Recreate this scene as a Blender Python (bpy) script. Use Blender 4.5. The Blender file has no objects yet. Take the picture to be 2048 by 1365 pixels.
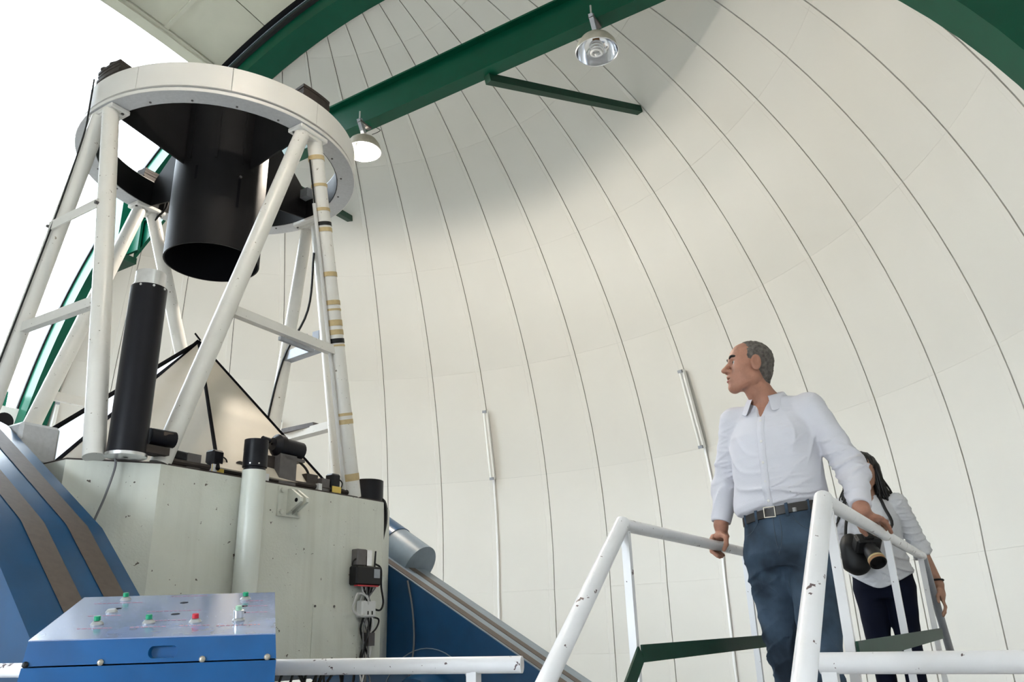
import bpy, math, random
import numpy as np
from mathutils import Vector, Matrix, noise

random.seed(7)
rng = np.random.default_rng(7)
SC = bpy.context.scene
COL = SC.collection
ZC = 1.25                      # lens height above the lower floor (metres)
rad = math.radians

# ------------------------------------------------------------------ camera, sky, exposure
cam_d = bpy.data.cameras.new('camera')
cam_d.sensor_width = 36.0
cam_d.lens = 36.0 * 1580.0 / 2048.0
cam_d.clip_start = 0.05
cam_d.clip_end = 3000
cam_o = bpy.data.objects.new('camera', cam_d)
COL.objects.link(cam_o)
_p, _r = rad(20.15), rad(-1.8)
_F = Vector((0, math.cos(_p), math.sin(_p)))
_R0, _U0 = Vector((1, 0, 0)), Vector((0, -math.sin(_p), math.cos(_p)))
_R = _R0 * math.cos(_r) + _U0 * math.sin(_r)
_U = -_R0 * math.sin(_r) + _U0 * math.cos(_r)
M4 = Matrix((( _R.x, _U.x, -_F.x, 0), (_R.y, _U.y, -_F.y, 0), (_R.z, _U.z, -_F.z, ZC), (0, 0, 0, 1)))
cam_o.matrix_world = M4
SC.camera = cam_o

world = bpy.data.worlds.new('sky')
SC.world = world
world.use_nodes = True
_bg = world.node_tree.nodes['Background']
_bg.inputs['Color'].default_value = (0.80, 0.905, 1.0, 1)
_bg.inputs['Strength'].default_value = 11.0
vs = SC.view_settings
vs.view_transform = 'Standard'
vs.look = 'None'
vs.gamma = 1.0
vs.use_curve_mapping = False
vs.exposure = 0.68
SC.cycles.max_bounces = 8
SC.cycles.diffuse_bounces = 3
SC.cycles.glossy_bounces = 3
SC.cycles.transmission_bounces = 2

# ------------------------------------------------------------------ mesh helpers
WL = {}                        # world location of every object made here

def _link(o, parent, wloc):
    COL.objects.link(o)
    pl = Vector((0, 0, 0))
    if parent is not None:
        o.parent = parent
        pl = WL[parent.name]
    o.location = Vector(wloc) - pl
    WL[o.name] = Vector(wloc)

def tag(o, label=None, cat=None, group=None, kind=None):
    if label: o['label'] = label
    if cat: o['category'] = cat
    if group: o['group'] = group
    if kind: o['kind'] = kind
    return o

def empty(name, loc, label=None, cat=None, group=None, kind=None):
    o = bpy.data.objects.new(name, None)
    o.empty_display_size = 0.1
    _link(o, None, (loc[0], loc[1], loc[2] + ZC))
    return tag(o, label, cat, group, kind)

def mk(name, VF, mat, parent=None, sharp=35, label=None, cat=None, group=None, kind=None):
    """One mesh object from points given relative to the lens height."""
    V, F = VF
    V = np.asarray(V, dtype=float).reshape(-1, 3)
    lo, hi = V.min(0), V.max(0)
    c = (lo + hi) / 2
    if parent is None:
        c[2] = lo[2]
    L = V - c
    me = bpy.data.meshes.new(name)
    me.from_pydata(L.tolist(), [], F if isinstance(F, list) else F.tolist())
    mats = mat if isinstance(mat, (list, tuple)) else [mat]
    for m_ in mats: me.materials.append(m_)
    if sharp:
        me.polygons.foreach_set('use_smooth', [True] * len(me.polygons))
        me.set_sharp_from_angle(angle=rad(sharp))
    me.update()
    o = bpy.data.objects.new(name, me)
    _link(o, parent, (c[0], c[1], c[2] + ZC))
    return tag(o, label, cat, group, kind)

def dup(o, parent, delta):
    """Copy of a mesh object moved by delta (shares mesh data)."""
    c = o.copy()
    COL.objects.link(c)
    c.parent = parent
    w = WL[o.name] + Vector(delta)
    c.location = w - (WL[parent.name] if parent else Vector((0, 0, 0)))
    WL[c.name] = w
    return c

def dup_tree(root, delta):
    r = dup(root, None, delta)
    for ch in list(root.children):
        c = dup(ch, r, delta)
        for g in list(ch.children):
            dup(g, c, delta)
    return r

def J(*parts):
    V, F, n = [], [], 0
    for v, f in parts:
        v = [tuple(map(float, q)) for q in v]
        V += v
        F += [tuple(int(i) + n for i in q) for q in f]
        n += len(v)
    return V, F

def A(*x): return np.array(x, dtype=float)
def unit(v):
    v = np.asarray(v, float); return v / (np.linalg.norm(v) + 1e-12)

def frame(d, up=(0, 0, 1)):
    d = unit(d); up = np.asarray(up, float)
    if abs(d @ unit(up)) > 0.98: up = A(1, 0, 0) if abs(d[0]) < .9 else A(0, 1, 0)
    x = unit(np.cross(d, up)); y = np.cross(x, d)
    return x, y, d

def boxax(c, ax, ay, az):
    """Box from a centre and three half-axis vectors."""
    c, ax, ay, az = map(lambda q: np.asarray(q, float), (c, ax, ay, az))
    V = [c + i * ax + j * ay + k * az for i in (-1, 1) for j in (-1, 1) for k in (-1, 1)]
    F = [(0, 1, 3, 2), (4, 6, 7, 5), (0, 4, 5, 1), (2, 3, 7, 6), (0, 2, 6, 4), (1, 5, 7, 3)]
    if np.dot(np.cross(ax, ay), az) < 0: F = [q[::-1] for q in F]
    return V, F

def bar(p, q, w, h, up=(0, 0, 1)):
    p, q = np.asarray(p, float), np.asarray(q, float)
    x, y, d = frame(q - p, up)
    return boxax((p + q) / 2, x * w / 2, (q - p) / 2, y * h / 2)

def bevbox(c, ax, ay, az, b):
    """Box with chamfered edges all round (b metres)."""
    c, ax, ay, az = map(lambda q: np.asarray(q, float), (c, ax, ay, az))
    la, lb, lc = (np.linalg.norm(v) for v in (ax, ay, az))
    ux, uy, uz = ax / la, ay / lb, az / lc
    V, idx = [], {}
    for i in (-1, 1):
        for j in (-1, 1):
            for k in (-1, 1):
                for t in range(3):
                    e = [la, lb, lc]
                    for q in range(3):
                        if q != t: e[q] -= b
                    idx[(i, j, k, t)] = len(V)
                    V.append(c + i * e[0] * ux + j * e[1] * uy + k * e[2] * uz)
    F = []
    S = (-1, 1)
    for i in S: F.append([idx[(i, j, k, 0)] for j, k in ((-1, -1), (1, -1), (1, 1), (-1, 1))][::i])
    for j in S: F.append([idx[(i, j, k, 1)] for i, k in ((-1, -1), (-1, 1), (1, 1), (1, -1))][::j])
    for k in S: F.append([idx[(i, j, k, 2)] for i, j in ((-1, -1), (1, -1), (1, 1), (-1, 1))][::k])
    for j in S:
        for k in S: F.append([idx[(-1, j, k, 1)], idx[(1, j, k, 1)], idx[(1, j, k, 2)], idx[(-1, j, k, 2)]][::j * k])
    for i in S:
        for k in S: F.append([idx[(i, -1, k, 2)], idx[(i, 1, k, 2)], idx[(i, 1, k, 0)], idx[(i, -1, k, 0)]][::i * k])
    for i in S:
        for j in S: F.append([idx[(i, j, -1, 0)], idx[(i, j, 1, 0)], idx[(i, j, 1, 1)], idx[(i, j, -1, 1)]][::i * j])
    for i in S:
        for j in S:
            for k in S: F.append([idx[(i, j, k, 0)], idx[(i, j, k, 1)], idx[(i, j, k, 2)]][::i * j * k])
    return V, [tuple(q) for q in F]

def sweep(pts, rads, seg=12, caps=True, closed=False):
    """Round tube along a polyline; rads a number or one per point."""
    pts = [np.asarray(q, float) for q in pts]
    n = len(pts)
    if np.isscalar(rads): rads = [rads] * n
    V, F = [], []
    x = None
    for i in range(n):
        a = pts[(i - 1) % n] if (closed or i > 0) else pts[i]
        b = pts[(i + 1) % n] if (closed or i < n - 1) else pts[i]
        d = unit(b - a)
        if x is None: x, y, _ = frame(d)
        else:
            x = unit(x - d * (x @ d)); y = np.cross(d, x)
        if i == 0: y = np.cross(d, x)
        for k in range(seg):
            t = 2 * math.pi * k / seg
            V.append(pts[i] + rads[i] * (math.cos(t) * x + math.sin(t) * y))
    m = n if closed else n - 1
    for i in range(m):
        for k in range(seg):
            a, b = i * seg + k, i * seg + (k + 1) % seg
            c, d_ = ((i + 1) % n) * seg + (k + 1) % seg, ((i + 1) % n) * seg + k
            F.append((a, b, c, d_))
    if caps and not closed:
        F.append(tuple(range(seg))[::-1])
        F.append(tuple((n - 1) * seg + k for k in range(seg)))
    return V, F

def cyl(p, q, r0, r1=None, seg=20, caps=True):
    return sweep([p, q], [r0, r0 if r1 is None else r1], seg, caps)

def lathe(o, axis, prof, seg=32, a0=0.0, a1=360.0, xref=None, caps=False):
    """Revolve (radius, height) pairs about an axis."""
    o = np.asarray(o, float); d = unit(axis)
    x, y, _ = frame(d) if xref is None else (unit(xref), None, None)
    y = np.cross(d, x)
    full = abs(a1 - a0 - 360) < 1e-6
    n = seg if full else seg + 1
    V, F = [], []
    for i in range(n):
        t = rad(a0 + (a1 - a0) * i / seg)
        e = math.cos(t) * x + math.sin(t) * y
        for r, h in prof: V.append(o + r * e + h * d)
    k = len(prof)
    for i in range(seg):
        j = (i + 1) % n
        for q in range(k - 1):
            F.append((i * k + q, j * k + q, j * k + q + 1, i * k + q + 1))
    if caps and not full:
        F.append(tuple(range(k))); F.append(tuple((n - 1) * k + q for q in range(k))[::-1])
    return V, F

def prism(poly, ext):
    """Extrude a planar polygon by a vector."""
    poly = [np.asarray(q, float) for q in poly]; ext = np.asarray(ext, float)
    n = len(poly)
    V = poly + [q + ext for q in poly]
    nrm = sum((np.cross(poly[i], poly[(i + 1) % n]) for i in range(n)), np.zeros(3))
    F = [tuple(range(n))[::-1], tuple(range(n, 2 * n))] + [(i, (i + 1) % n, n + (i + 1) % n, n + i) for i in range(n)]
    if nrm @ ext < 0: F = [q[::-1] for q in F]
    return V, F

def ball(c, r, seg=16, rings=10):
    r = np.asarray(r if not np.isscalar(r) else (r, r, r), float)
    V, F = [], []
    for i in range(rings + 1):
        t = math.pi * i / rings
        for k in range(seg):
            a = 2 * math.pi * k / seg
            V.append(np.asarray(c) + r * A(math.sin(t) * math.cos(a), math.sin(t) * math.sin(a), -math.cos(t)))
    for i in range(rings):
        for k in range(seg):
            F.append((i * seg + k, i * seg + (k + 1) % seg, (i + 1) * seg + (k + 1) % seg, (i + 1) * seg + k))
    return V, F

def smooth_path(pts, n=6):
    """Catmull-Rom through the points."""
    P = [np.asarray(q, float) for q in pts]
    P = [2 * P[0] - P[1]] + P + [2 * P[-1] - P[-2]]
    out = []
    for i in range(1, len(P) - 2):
        for k in range(n):
            t = k / n
            out.append(0.5 * ((2 * P[i]) + (-P[i - 1] + P[i + 1]) * t + (2 * P[i - 1] - 5 * P[i] + 4 * P[i + 1] - P[i + 2]) * t * t
                              + (-P[i - 1] + 3 * P[i] - 3 * P[i + 1] + P[i + 2]) * t ** 3))
    out.append(P[-2])
    return out

# ------------------------------------------------------------------ materials
MATS = {}

def material(name, col, rough=0.5, metal=0.0, spec=0.5, vary=0.0, vscale=3.0, bump=0.0, bscale=40.0, emit=None, estr=0.0,
             chips=None, chip_scale=9.0, chip_cut=0.70, streak=0.0, streak_col=(0.25, 0.2, 0.14), trans=0.0, coat=0.0):
    m = bpy.data.materials.new(name)
    m.use_nodes = True
    nt = m.node_tree; N, Lk = nt.nodes, nt.links
    b = N['Principled BSDF']
    b.inputs['Roughness'].default_value = rough
    b.inputs['Metallic'].default_value = metal
    b.inputs['Specular IOR Level'].default_value = spec
    b.inputs['Coat Weight'].default_value = coat
    b.inputs['Coat Roughness'].default_value = 0.12
    base = (*col, 1)
    b.inputs['Base Color'].default_value = base
    tc = N.new('ShaderNodeTexCoord')
    cur = None
    def mix(fac, a, c2, cur_sock):
        mx = N.new('ShaderNodeMix'); mx.data_type = 'RGBA'
        Lk.new(fac, mx.inputs['Factor'])
        if cur_sock is None: mx.inputs['A'].default_value = a
        else: Lk.new(cur_sock, mx.inputs['A'])
        mx.inputs['B'].default_value = c2
        return mx.outputs['Result']
    if vary:
        nz = N.new('ShaderNodeTexNoise'); nz.inputs['Scale'].default_value = vscale; nz.inputs['Detail'].default_value = 3
        Lk.new(tc.outputs['Object'], nz.inputs['Vector'])
        mr = N.new('ShaderNodeMapRange'); mr.inputs['From Min'].default_value = 0.35; mr.inputs['From Max'].default_value = 0.7
        Lk.new(nz.outputs['Fac'], mr.inputs['Value'])
        cur = mix(mr.outputs['Result'], base, tuple(c * (1 - vary) for c in col) + (1,), cur)
    if streak:
        mp = N.new('ShaderNodeMapping'); mp.inputs['Scale'].default_value = (9, 9, 0.7)
        Lk.new(tc.outputs['Object'], mp.inputs['Vector'])
        nz = N.new('ShaderNodeTexNoise'); nz.inputs['Scale'].default_value = 1.0; nz.inputs['Detail'].default_value = 4
        Lk.new(mp.outputs['Vector'], nz.inputs['Vector'])
        mr = N.new('ShaderNodeMapRange'); mr.inputs['From Min'].default_value = 0.52; mr.inputs['From Max'].default_value = 0.85
        mr.inputs['To Max'].default_value = streak
        Lk.new(nz.outputs['Fac'], mr.inputs['Value'])
        cur = mix(mr.outputs['Result'], base, (*streak_col, 1), cur)
    if chips:
        nz = N.new('ShaderNodeTexNoise'); nz.inputs['Scale'].default_value = chip_scale; nz.inputs['Detail'].default_value = 3
        nz.inputs['Roughness'].default_value = 0.62
        Lk.new(tc.outputs['Object'], nz.inputs['Vector'])
        mr = N.new('ShaderNodeMapRange'); mr.inputs['From Min'].default_value = chip_cut; mr.inputs['From Max'].default_value = chip_cut + 0.012
        Lk.new(nz.outputs['Fac'], mr.inputs['Value'])
        cur = mix(mr.outputs['Result'], base, (*chips, 1), cur)
    if cur is not None: Lk.new(cur, b.inputs['Base Color'])
    if bump:
        nz = N.new('ShaderNodeTexNoise'); nz.inputs['Scale'].default_value = bscale; nz.inputs['Detail'].default_value = 1
        Lk.new(tc.outputs['Object'], nz.inputs['Vector'])
        bp = N.new('ShaderNodeBump'); bp.inputs['Strength'].default_value = 1.0; bp.inputs['Distance'].default_value = bump
        Lk.new(nz.outputs['Fac'], bp.inputs['Height'])
        Lk.new(bp.outputs['Normal'], b.inputs['Normal'])
    if emit:
        b.inputs['Emission Color'].default_value = (*emit, 1)
        b.inputs['Emission Strength'].default_value = estr
    if trans:
        tr = N.new('ShaderNodeBsdfTranslucent'); tr.inputs['Color'].default_value = base
        ms = N.new('ShaderNodeMixShader'); ms.inputs['Fac'].default_value = trans
        out = N['Material Output']
        Lk.new(b.outputs['BSDF'], ms.inputs[1]); Lk.new(tr.outputs['BSDF'], ms.inputs[2])
        Lk.new(ms.outputs['Shader'], out.inputs['Surface'])
    MATS[name] = m
    return m

PANEL = material('dome panel paint', (0.655, 0.640, 0.598), 0.42, spec=0.35, vary=0.05, vscale=0.6, bump=0.022, bscale=0.55)
BACKING = material('dark joint backing', (0.035, 0.04, 0.038), 0.8)
SHELL = material('dome shell paint', (0.68, 0.67, 0.63), 0.6, vary=0.06, vscale=0.5)
FLASH = material('grey flashing', (0.36, 0.34, 0.31), 0.6)
GREEN = material('green structural paint', (0.001, 0.062, 0.034), 0.32, spec=0.22, vary=0.12, vscale=4)
DGREEN = material('dark green rail paint', (0.002, 0.036, 0.020), 0.5, spec=0.25, vary=0.15, vscale=12)
WHITE = material('truss white paint', (0.74, 0.72, 0.68), 0.33, vary=0.05, vscale=6, chips=(0.22, 0.19, 0.15), chip_scale=30, chip_cut=0.69)
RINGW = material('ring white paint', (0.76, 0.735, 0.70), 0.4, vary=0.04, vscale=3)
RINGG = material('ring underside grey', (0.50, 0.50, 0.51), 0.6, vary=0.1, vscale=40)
BOXP = material('pale grey green box paint', (0.70, 0.71, 0.64), 0.5, vary=0.08, vscale=3, streak=0.35, streak_col=(0.36, 0.34, 0.26),
                chips=(0.09, 0.07, 0.055), chip_scale=24, chip_cut=0.70, bump=0.0012, bscale=60)
BOXP2 = material('pale grey tube paint', (0.70, 0.72, 0.66), 0.3, vary=0.05, vscale=5)
BLACK = material('black anodised tube', (0.004, 0.004, 0.008), 0.4, spec=0.25, vary=0.25, vscale=9)
MATTE = material('matte black baffle', (0.006, 0.0055, 0.007), 0.6, spec=0.22, vary=0.3, vscale=6, streak=0.15, streak_col=(0.035, 0.03, 0.03))
FLAT = material('flat black liner', (0.003, 0.003, 0.005), 0.9, spec=0.15)
STEEL = material('brushed aluminium', (0.72, 0.72, 0.73), 0.28, metal=1.0, vary=0.1, vscale=20)
ZINC = material('grey zinc steel', (0.34, 0.36, 0.40), 0.45, metal=0.5, vary=0.15, vscale=15)
BLUE = material('fork blue paint', (0.006, 0.058, 0.150), 0.3, spec=0.45, vary=0.2, vscale=5, coat=0.1)
BLUEG = material('fork grey blue paint', (0.20, 0.25, 0.30), 0.4, vary=0.15, vscale=8, chips=(0.08, 0.08, 0.09), chip_scale=22, chip_cut=0.74)
BROWN = material('brown stripe', (0.085, 0.062, 0.050), 0.55, vary=0.2, vscale=30)
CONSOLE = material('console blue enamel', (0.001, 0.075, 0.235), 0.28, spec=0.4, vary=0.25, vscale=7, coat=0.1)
CONTOP = material('console top enamel with painted sheen', (0.20, 0.27, 0.46), 0.16, spec=0.7, vary=0.2, vscale=9, coat=0.5)  # paler than the console blue: the lid's lavender reflection is put into the colour
RAILW = material('chipped white rail paint', (0.72, 0.71, 0.73), 0.3, vary=0.05, vscale=8, chips=(0.10, 0.065, 0.07), chip_scale=26, chip_cut=0.655, streak=0.1)
CREAM = material('cream cover panel', (0.62, 0.56, 0.47), 0.55, vary=0.06, vscale=2)
WFLAP = material('thin white cover sheet', (0.96, 0.96, 0.98), 0.5, trans=0.9)
TAPE = material('tan masking tape', (0.55, 0.42, 0.22), 0.6, vary=0.15, vscale=30)
RUBBER = material('black rubber', (0.006, 0.006, 0.007), 0.5, spec=0.3)
CABLEW = material('white cable', (0.62, 0.61, 0.60), 0.45)
CABLEG = material('grey cable', (0.16, 0.16, 0.17), 0.5)
DARKM = material('dark brown metal', (0.045, 0.034, 0.030), 0.55, metal=0.2, vary=0.3, vscale=20)
GREYM = material('mid grey metal', (0.12, 0.11, 0.11), 0.5, metal=0.3, vary=0.2, vscale=20)
YELLOW = material('yellow label', (0.70, 0.50, 0.10), 0.5)
BTNB = material('grey button bezel', (0.38, 0.38, 0.38), 0.35, metal=0.4)
PLASTW = material('white plastic', (0.68, 0.68, 0.68), 0.4)
BTNG = material('green button', (0.0, 0.26, 0.12), 0.35)
BTNP = material('pale green button', (0.30, 0.50, 0.36), 0.35)
BTNR = material('red button', (0.50, 0.015, 0.03), 0.35)
REDPR = material('red print', (0.40, 0.16, 0.20), 0.6)
SCREW = material('dull screw', (0.40, 0.36, 0.30), 0.45, metal=0.7)
FLOORM = material('grey concrete floor', (0.45, 0.44, 0.42), 0.6, vary=0.1, vscale=2)
GROUNDM = material('pale gravel', (0.34, 0.32, 0.29), 0.9, vary=0.2, vscale=1)
TREAD = material('steel tread plate', (0.16, 0.17, 0.17), 0.5, metal=0.4, vary=0.2, vscale=10)
HILLM = material('dry hillside', (0.28, 0.24, 0.17), 0.9, vary=0.3, vscale=0.05)
REFL = material('reflector inside', (0.82, 0.83, 0.86), 0.14, metal=1.0)
REFO = material('reflector outside', (0.50, 0.47, 0.40), 0.45, metal=0.3, vary=0.2, vscale=15)
CFL = material('unlit spiral bulb', (0.80, 0.80, 0.80), 0.3, spec=0.6)
CFLON = material('lit spiral bulb', (1, 1, 1), 0.3, emit=(1.0, 0.86, 0.66), estr=120)
CFLON.cycles.emission_sampling = 'NONE'            # the point light inside the reflector carries its light
SOCK = material('bulb socket', (0.34, 0.17, 0.07), 0.5)
TUBEL = material('fluorescent diffuser', (0.85, 0.86, 0.84), 0.3)
CONDUIT = material('white conduit', (0.85, 0.85, 0.85), 0.2, spec=.7)

# ------------------------------------------------------------------ place geometry
R = 7.5                                            # dome radius
CD = A(-0.3537, 0.8843, 0.1408) * R                # dome centre
_a = rad(58.75)
NV = A(math.cos(_a), math.sin(_a), 0)              # across the slit, towards the far half dome
SV = A(-math.sin(_a), math.cos(_a), 0)             # along the slit, towards its open end
MV = -SV
ZV = A(0, 0, 1)
def DP(n, s, z): return CD + R * (n * NV + s * SV + z * ZV)
def sph(th, lat, r=1.0): return CD + R * r * A(math.cos(lat) * math.cos(th), math.cos(lat) * math.sin(th), math.sin(lat))
TX = A(-2.71, 6.48, 0.0)                           # telescope axis
def TL(a, b, z): return TX + a * MV + b * NV + z * ZV
FLOORZ = -ZC
# ================================================================== THE SETTING
mk('ground', lathe((CD[0], CD[1], FLOORZ - .16), ZV, [(R * 1.21, 0), (60, -.3)], 64), GROUNDM, kind='structure', label='pale gravel ground outside the dome', cat='ground')
mk('floor', lathe((CD[0], CD[1], FLOORZ), ZV, [(0.001, 0), (R * 1.22, 0), (R * 1.22, -0.15)], 64), FLOORM, kind='structure',
   label='grey concrete observatory floor', cat='floor')

# outside: dry hill slope beyond the slit
hv, hf = [], []
NHX, NHY = 40, 10
for j in range(NHY + 1):
    for i in range(NHX + 1):
        az = rad(60 + 160 * i / NHX)
        d = 12 + 120 * (j / NHY) ** 1.5
        h = -3.0 + max(0, d - 25) * 0.335 + 2.5 * noise.noise(Vector((az * 6, d * 0.05, 0.3)))
        hv.append(A(CD[0] + d * math.cos(az), CD[1] + d * math.sin(az), h))
for j in range(NHY):
    for i in range(NHX):
        a0 = j * (NHX + 1) + i
        hf.append((a0, a0 + 1, a0 + NHX + 2, a0 + NHX + 1))
mk('hill', (hv, hf), HILLM, kind='structure', label='pale dry hillside outside the dome slit', cat='hill')

# --- far half dome: dark backing shell that carries the painted panels
DA = rad(7.5)
TH0 = rad(87.07)
LATS = [-0.0595, 0.189, 0.441, 0.6914, 0.942, 1.185, 1.43]
FILLGAP0, FILLGAP1, FILLGAPZ = 246.0, 264.0, 1.9          # opening added behind the lens for fill daylight: azimuths and lintel height
def bay(deg):                                       # the near wall bellies out into an entrance bay round the photographer's place
    return 0.17 * math.exp(-((((deg - 296) + 180) % 360 - 180) / 30) ** 4)
def shell_patch(nlo, nhi, r, nth=120, nlat=48, lat0=-0.06, door=False):  # door cuts the added daylight opening and swells the bay
    V, F, keep = [], [], {}
    for i in range(nth):
        for j in range(nlat + 1):
            lat = lat0 + (math.pi / 2 - lat0) * j / nlat
            V.append(sph(2 * math.pi * i / nth, lat, r * (1 + (bay(360 * i / nth) * min(1, max(0, (.75 - lat) / .4)) if door else 0))))
    # push the rows that cross the slit edge exactly onto the cutting plane
    for q in range(len(V)):
        x = (V[q] - CD) @ NV / R
        V[q] = V[q]
    for i in range(nth):
        for j in range(nlat):
            ids = (i * (nlat + 1) + j, ((i + 1) % nth) * (nlat + 1) + j, ((i + 1) % nth) * (nlat + 1) + j + 1, i * (nlat + 1) + j + 1)
            xs = [(V[t] - CD) @ NV / R for t in ids]
            if max(xs) < nlo or min(xs) > nhi: continue
            if door:
                az = math.degrees(2 * math.pi * (i + .5) / nth)
                if FILLGAP0 < az < FILLGAP1 and (V[ids[3]][2]) < FILLGAPZ: continue
            F.append(ids)
    V = [np.array(v) for v in V]
    for q in range(len(V)):
        x = (V[q] - CD) @ NV / R
        if nlo > 0 and x < nlo:
            V[q] = V[q] + (nlo - x) * R * NV
        if nhi < 0 and x > nhi:
            V[q] = V[q] + (nhi - x) * R * NV
    used = sorted({t for f_ in F for t in f_}); mp = {t: k for k, t in enumerate(used)}
    return [V[t] for t in used], [tuple(mp[t] for t in f_) for f_ in F]

wall_far = mk('wall_far', shell_patch(0.286, 9, 1.004), BACKING, kind='structure', label='far half of the domed wall clad in off-white panels', cat='wall')
wall_near = mk('wall_near', shell_patch(-9, -0.286, 1.004, door=True), SHELL, kind='structure', label='near half of the domed wall behind the slit', cat='wall')
# drum under the dome on the far side and on the near side
def drum(t0, t1, z0, z1, r=1.004, n=60):
    return lathe((CD[0], CD[1], 0), ZV, [(R * r * math.cos(0.0595), z0), (R * r * math.cos(0.0595), z1)], n, t0, t1, xref=A(1, 0, 0))
ZD = CD[2] - R * math.sin(0.0595)
mk('wall_drum', drum(-28, 140, FLOORZ, ZD, 1.004, 60), BACKING, kind='structure', label='drum wall under the far half of the dome', cat='wall')
dv = []
for t in np.linspace(FILLGAP1 - 360, -28, 40):
    r_ = R * 1.004 * math.cos(.0595) * (1 + bay(t % 360))
    dv += [A(CD[0] + r_ * math.cos(rad(t)), CD[1] + r_ * math.sin(rad(t)), z_) for z_ in (FLOORZ, ZD)]
mk('wall_entrance', (dv, [(2 * i, 2 * i + 2, 2 * i + 3, 2 * i + 1) for i in range(39)]), SHELL, kind='structure', label='drum wall of the entrance bay', cat='wall')
mk('wall_side', drum(140, FILLGAP0, FLOORZ, ZD, 1.004, 40), SHELL, kind='structure', label='drum wall under the near half of the dome', cat='wall')

# panels: each one a curved sheet with a raised lap along one edge
def sheet(grid, thick, flipn=False):
    """grid[i][j] points of the inner face; outward copies close the rim."""
    nu, nv = len(grid), len(grid[0])
    V = [p for row in grid for p in row]
    F = [(i * nv + j, i * nv + j + 1, (i + 1) * nv + j + 1, (i + 1) * nv + j) for i in range(nu - 1) for j in range(nv - 1)]
    rim = [(i, 0) for i in range(nu)] + [(nu - 1, j) for j in range(1, nv)] + [(i, nv - 1) for i in range(nu - 2, -1, -1)] + [(0, j) for j in range(nv - 2, 0, -1)]
    base = len(V)
    for i, j in rim:
        p = grid[i][j]; V.append(p + unit(p - CD if thick > 0 else CD - p) * abs(thick))
    k = len(rim)
    for q in range(k):
        a, b = rim[q][0] * nv + rim[q][1], rim[(q + 1) % k][0] * nv + rim[(q + 1) % k][1]
        F.append((a, b, base + (q + 1) % k, base + q))
    return V, F

US = [0.0, 0.45, 0.90, 0.915, 1.0]
UR = [0.0, 0.0, 0.0, -0.007, -0.008]               # the lap stands a little proud
def panel_grid(k, lat_a, lat_b, nv=7, gap=0.009, vgap=0.0006):
    th_l = TH0 - DA * k                            # rib k is the left edge, rib k+1 the right
    g = []
    la, lb = lat_a + vgap / R, lat_b - vgap / R
    for u, dr in zip(US, UR):
        row = []
        for j in range(nv):
            lat = la + (lb - la) * j / (nv - 1)
            e = gap / 2 / (R * max(0.15, math.cos(lat)))
            th = th_l - e - u * (DA - 2 * e)
            row.append(sph(th, lat, 1.0 + dr / R))
        g.append(row)
    return g

def clip_bisect(o, point, normal):
    import bmesh
    bm = bmesh.new(); bm.from_mesh(o.data)
    off = WL[o.name] - Vector((0, 0, ZC))
    bmesh.ops.bisect_plane(bm, geom=bm.verts[:] + bm.edges[:] + bm.faces[:], plane_co=Vector(point) - off, plane_no=Vector(normal), clear_inner=True)
    n = len(bm.faces)
    bm.to_mesh(o.data); bm.free()
    return n

NCUT = 0.2905
protos = {}
for bi in range(len(LATS) - 1):
    for k in range(-8, 16):
        g = panel_grid(k, LATS[bi], LATS[bi + 1])
        xs = [(p - CD) @ NV / R for row in g for p in row]
        if max(xs) < NCUT + 0.004: continue
        if min(xs) > NCUT and bi in protos:
            p0, k0 = protos[bi]
            c = p0.copy(); COL.objects.link(c); c.parent = wall_far
            q = WL[p0.name] - Vector(CD) - Vector((0, 0, ZC))
            Rm = Matrix.Rotation(-DA * (k - k0), 4, 'Z')
            w = Rm @ q + Vector(CD) + Vector((0, 0, ZC))
            c.rotation_euler = (0, 0, -DA * (k - k0)); c.location = w - WL[wall_far.name]; WL[c.name] = w
        else:
            o = mk('panel', sheet(g, 0.02), PANEL, wall_far, sharp=12)
            if min(xs) > NCUT: protos[bi] = (o, k)
            elif clip_bisect(o, CD + NV * NCUT * R, NV) == 0: bpy.data.objects.remove(o)
# upright panels of the drum below the last joint
RD = R * math.cos(0.0595)
def drum_panel(k, z0, z1, gap=0.009):
    th_l = TH0 - DA * k
    e = gap / 2 / RD
    g = []
    for u, dr in zip(US, UR):
        th = th_l - e - u * (DA - 2 * e)
        r = RD + dr
        g.append([A(CD[0] + r * math.cos(th), CD[1] + r * math.sin(th), z) for z in np.linspace(z0 + 0.0008, z1 - 0.0008, 3)])
    return g
for z0, z1 in ((-0.37, ZD), (FLOORZ, -0.37)):
    first = None
    for k in range(-6, 14):
        if first is None:
            first = mk('panel', sheet(drum_panel(k, z0, z1), 0.02), PANEL, wall_far, sharp=12); k0 = k
            continue
        c = first.copy(); COL.objects.link(c); c.parent = wall_far
        q = WL[first.name] - Vector(CD) - Vector((0, 0, ZC))
        w = Matrix.Rotation(-DA * (k - k0), 4, 'Z') @ q + Vector(CD) + Vector((0, 0, ZC))
        c.rotation_euler = (0, 0, -DA * (k - k0)); c.location = w - WL[wall_far.name]; WL[c.name] = w

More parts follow.
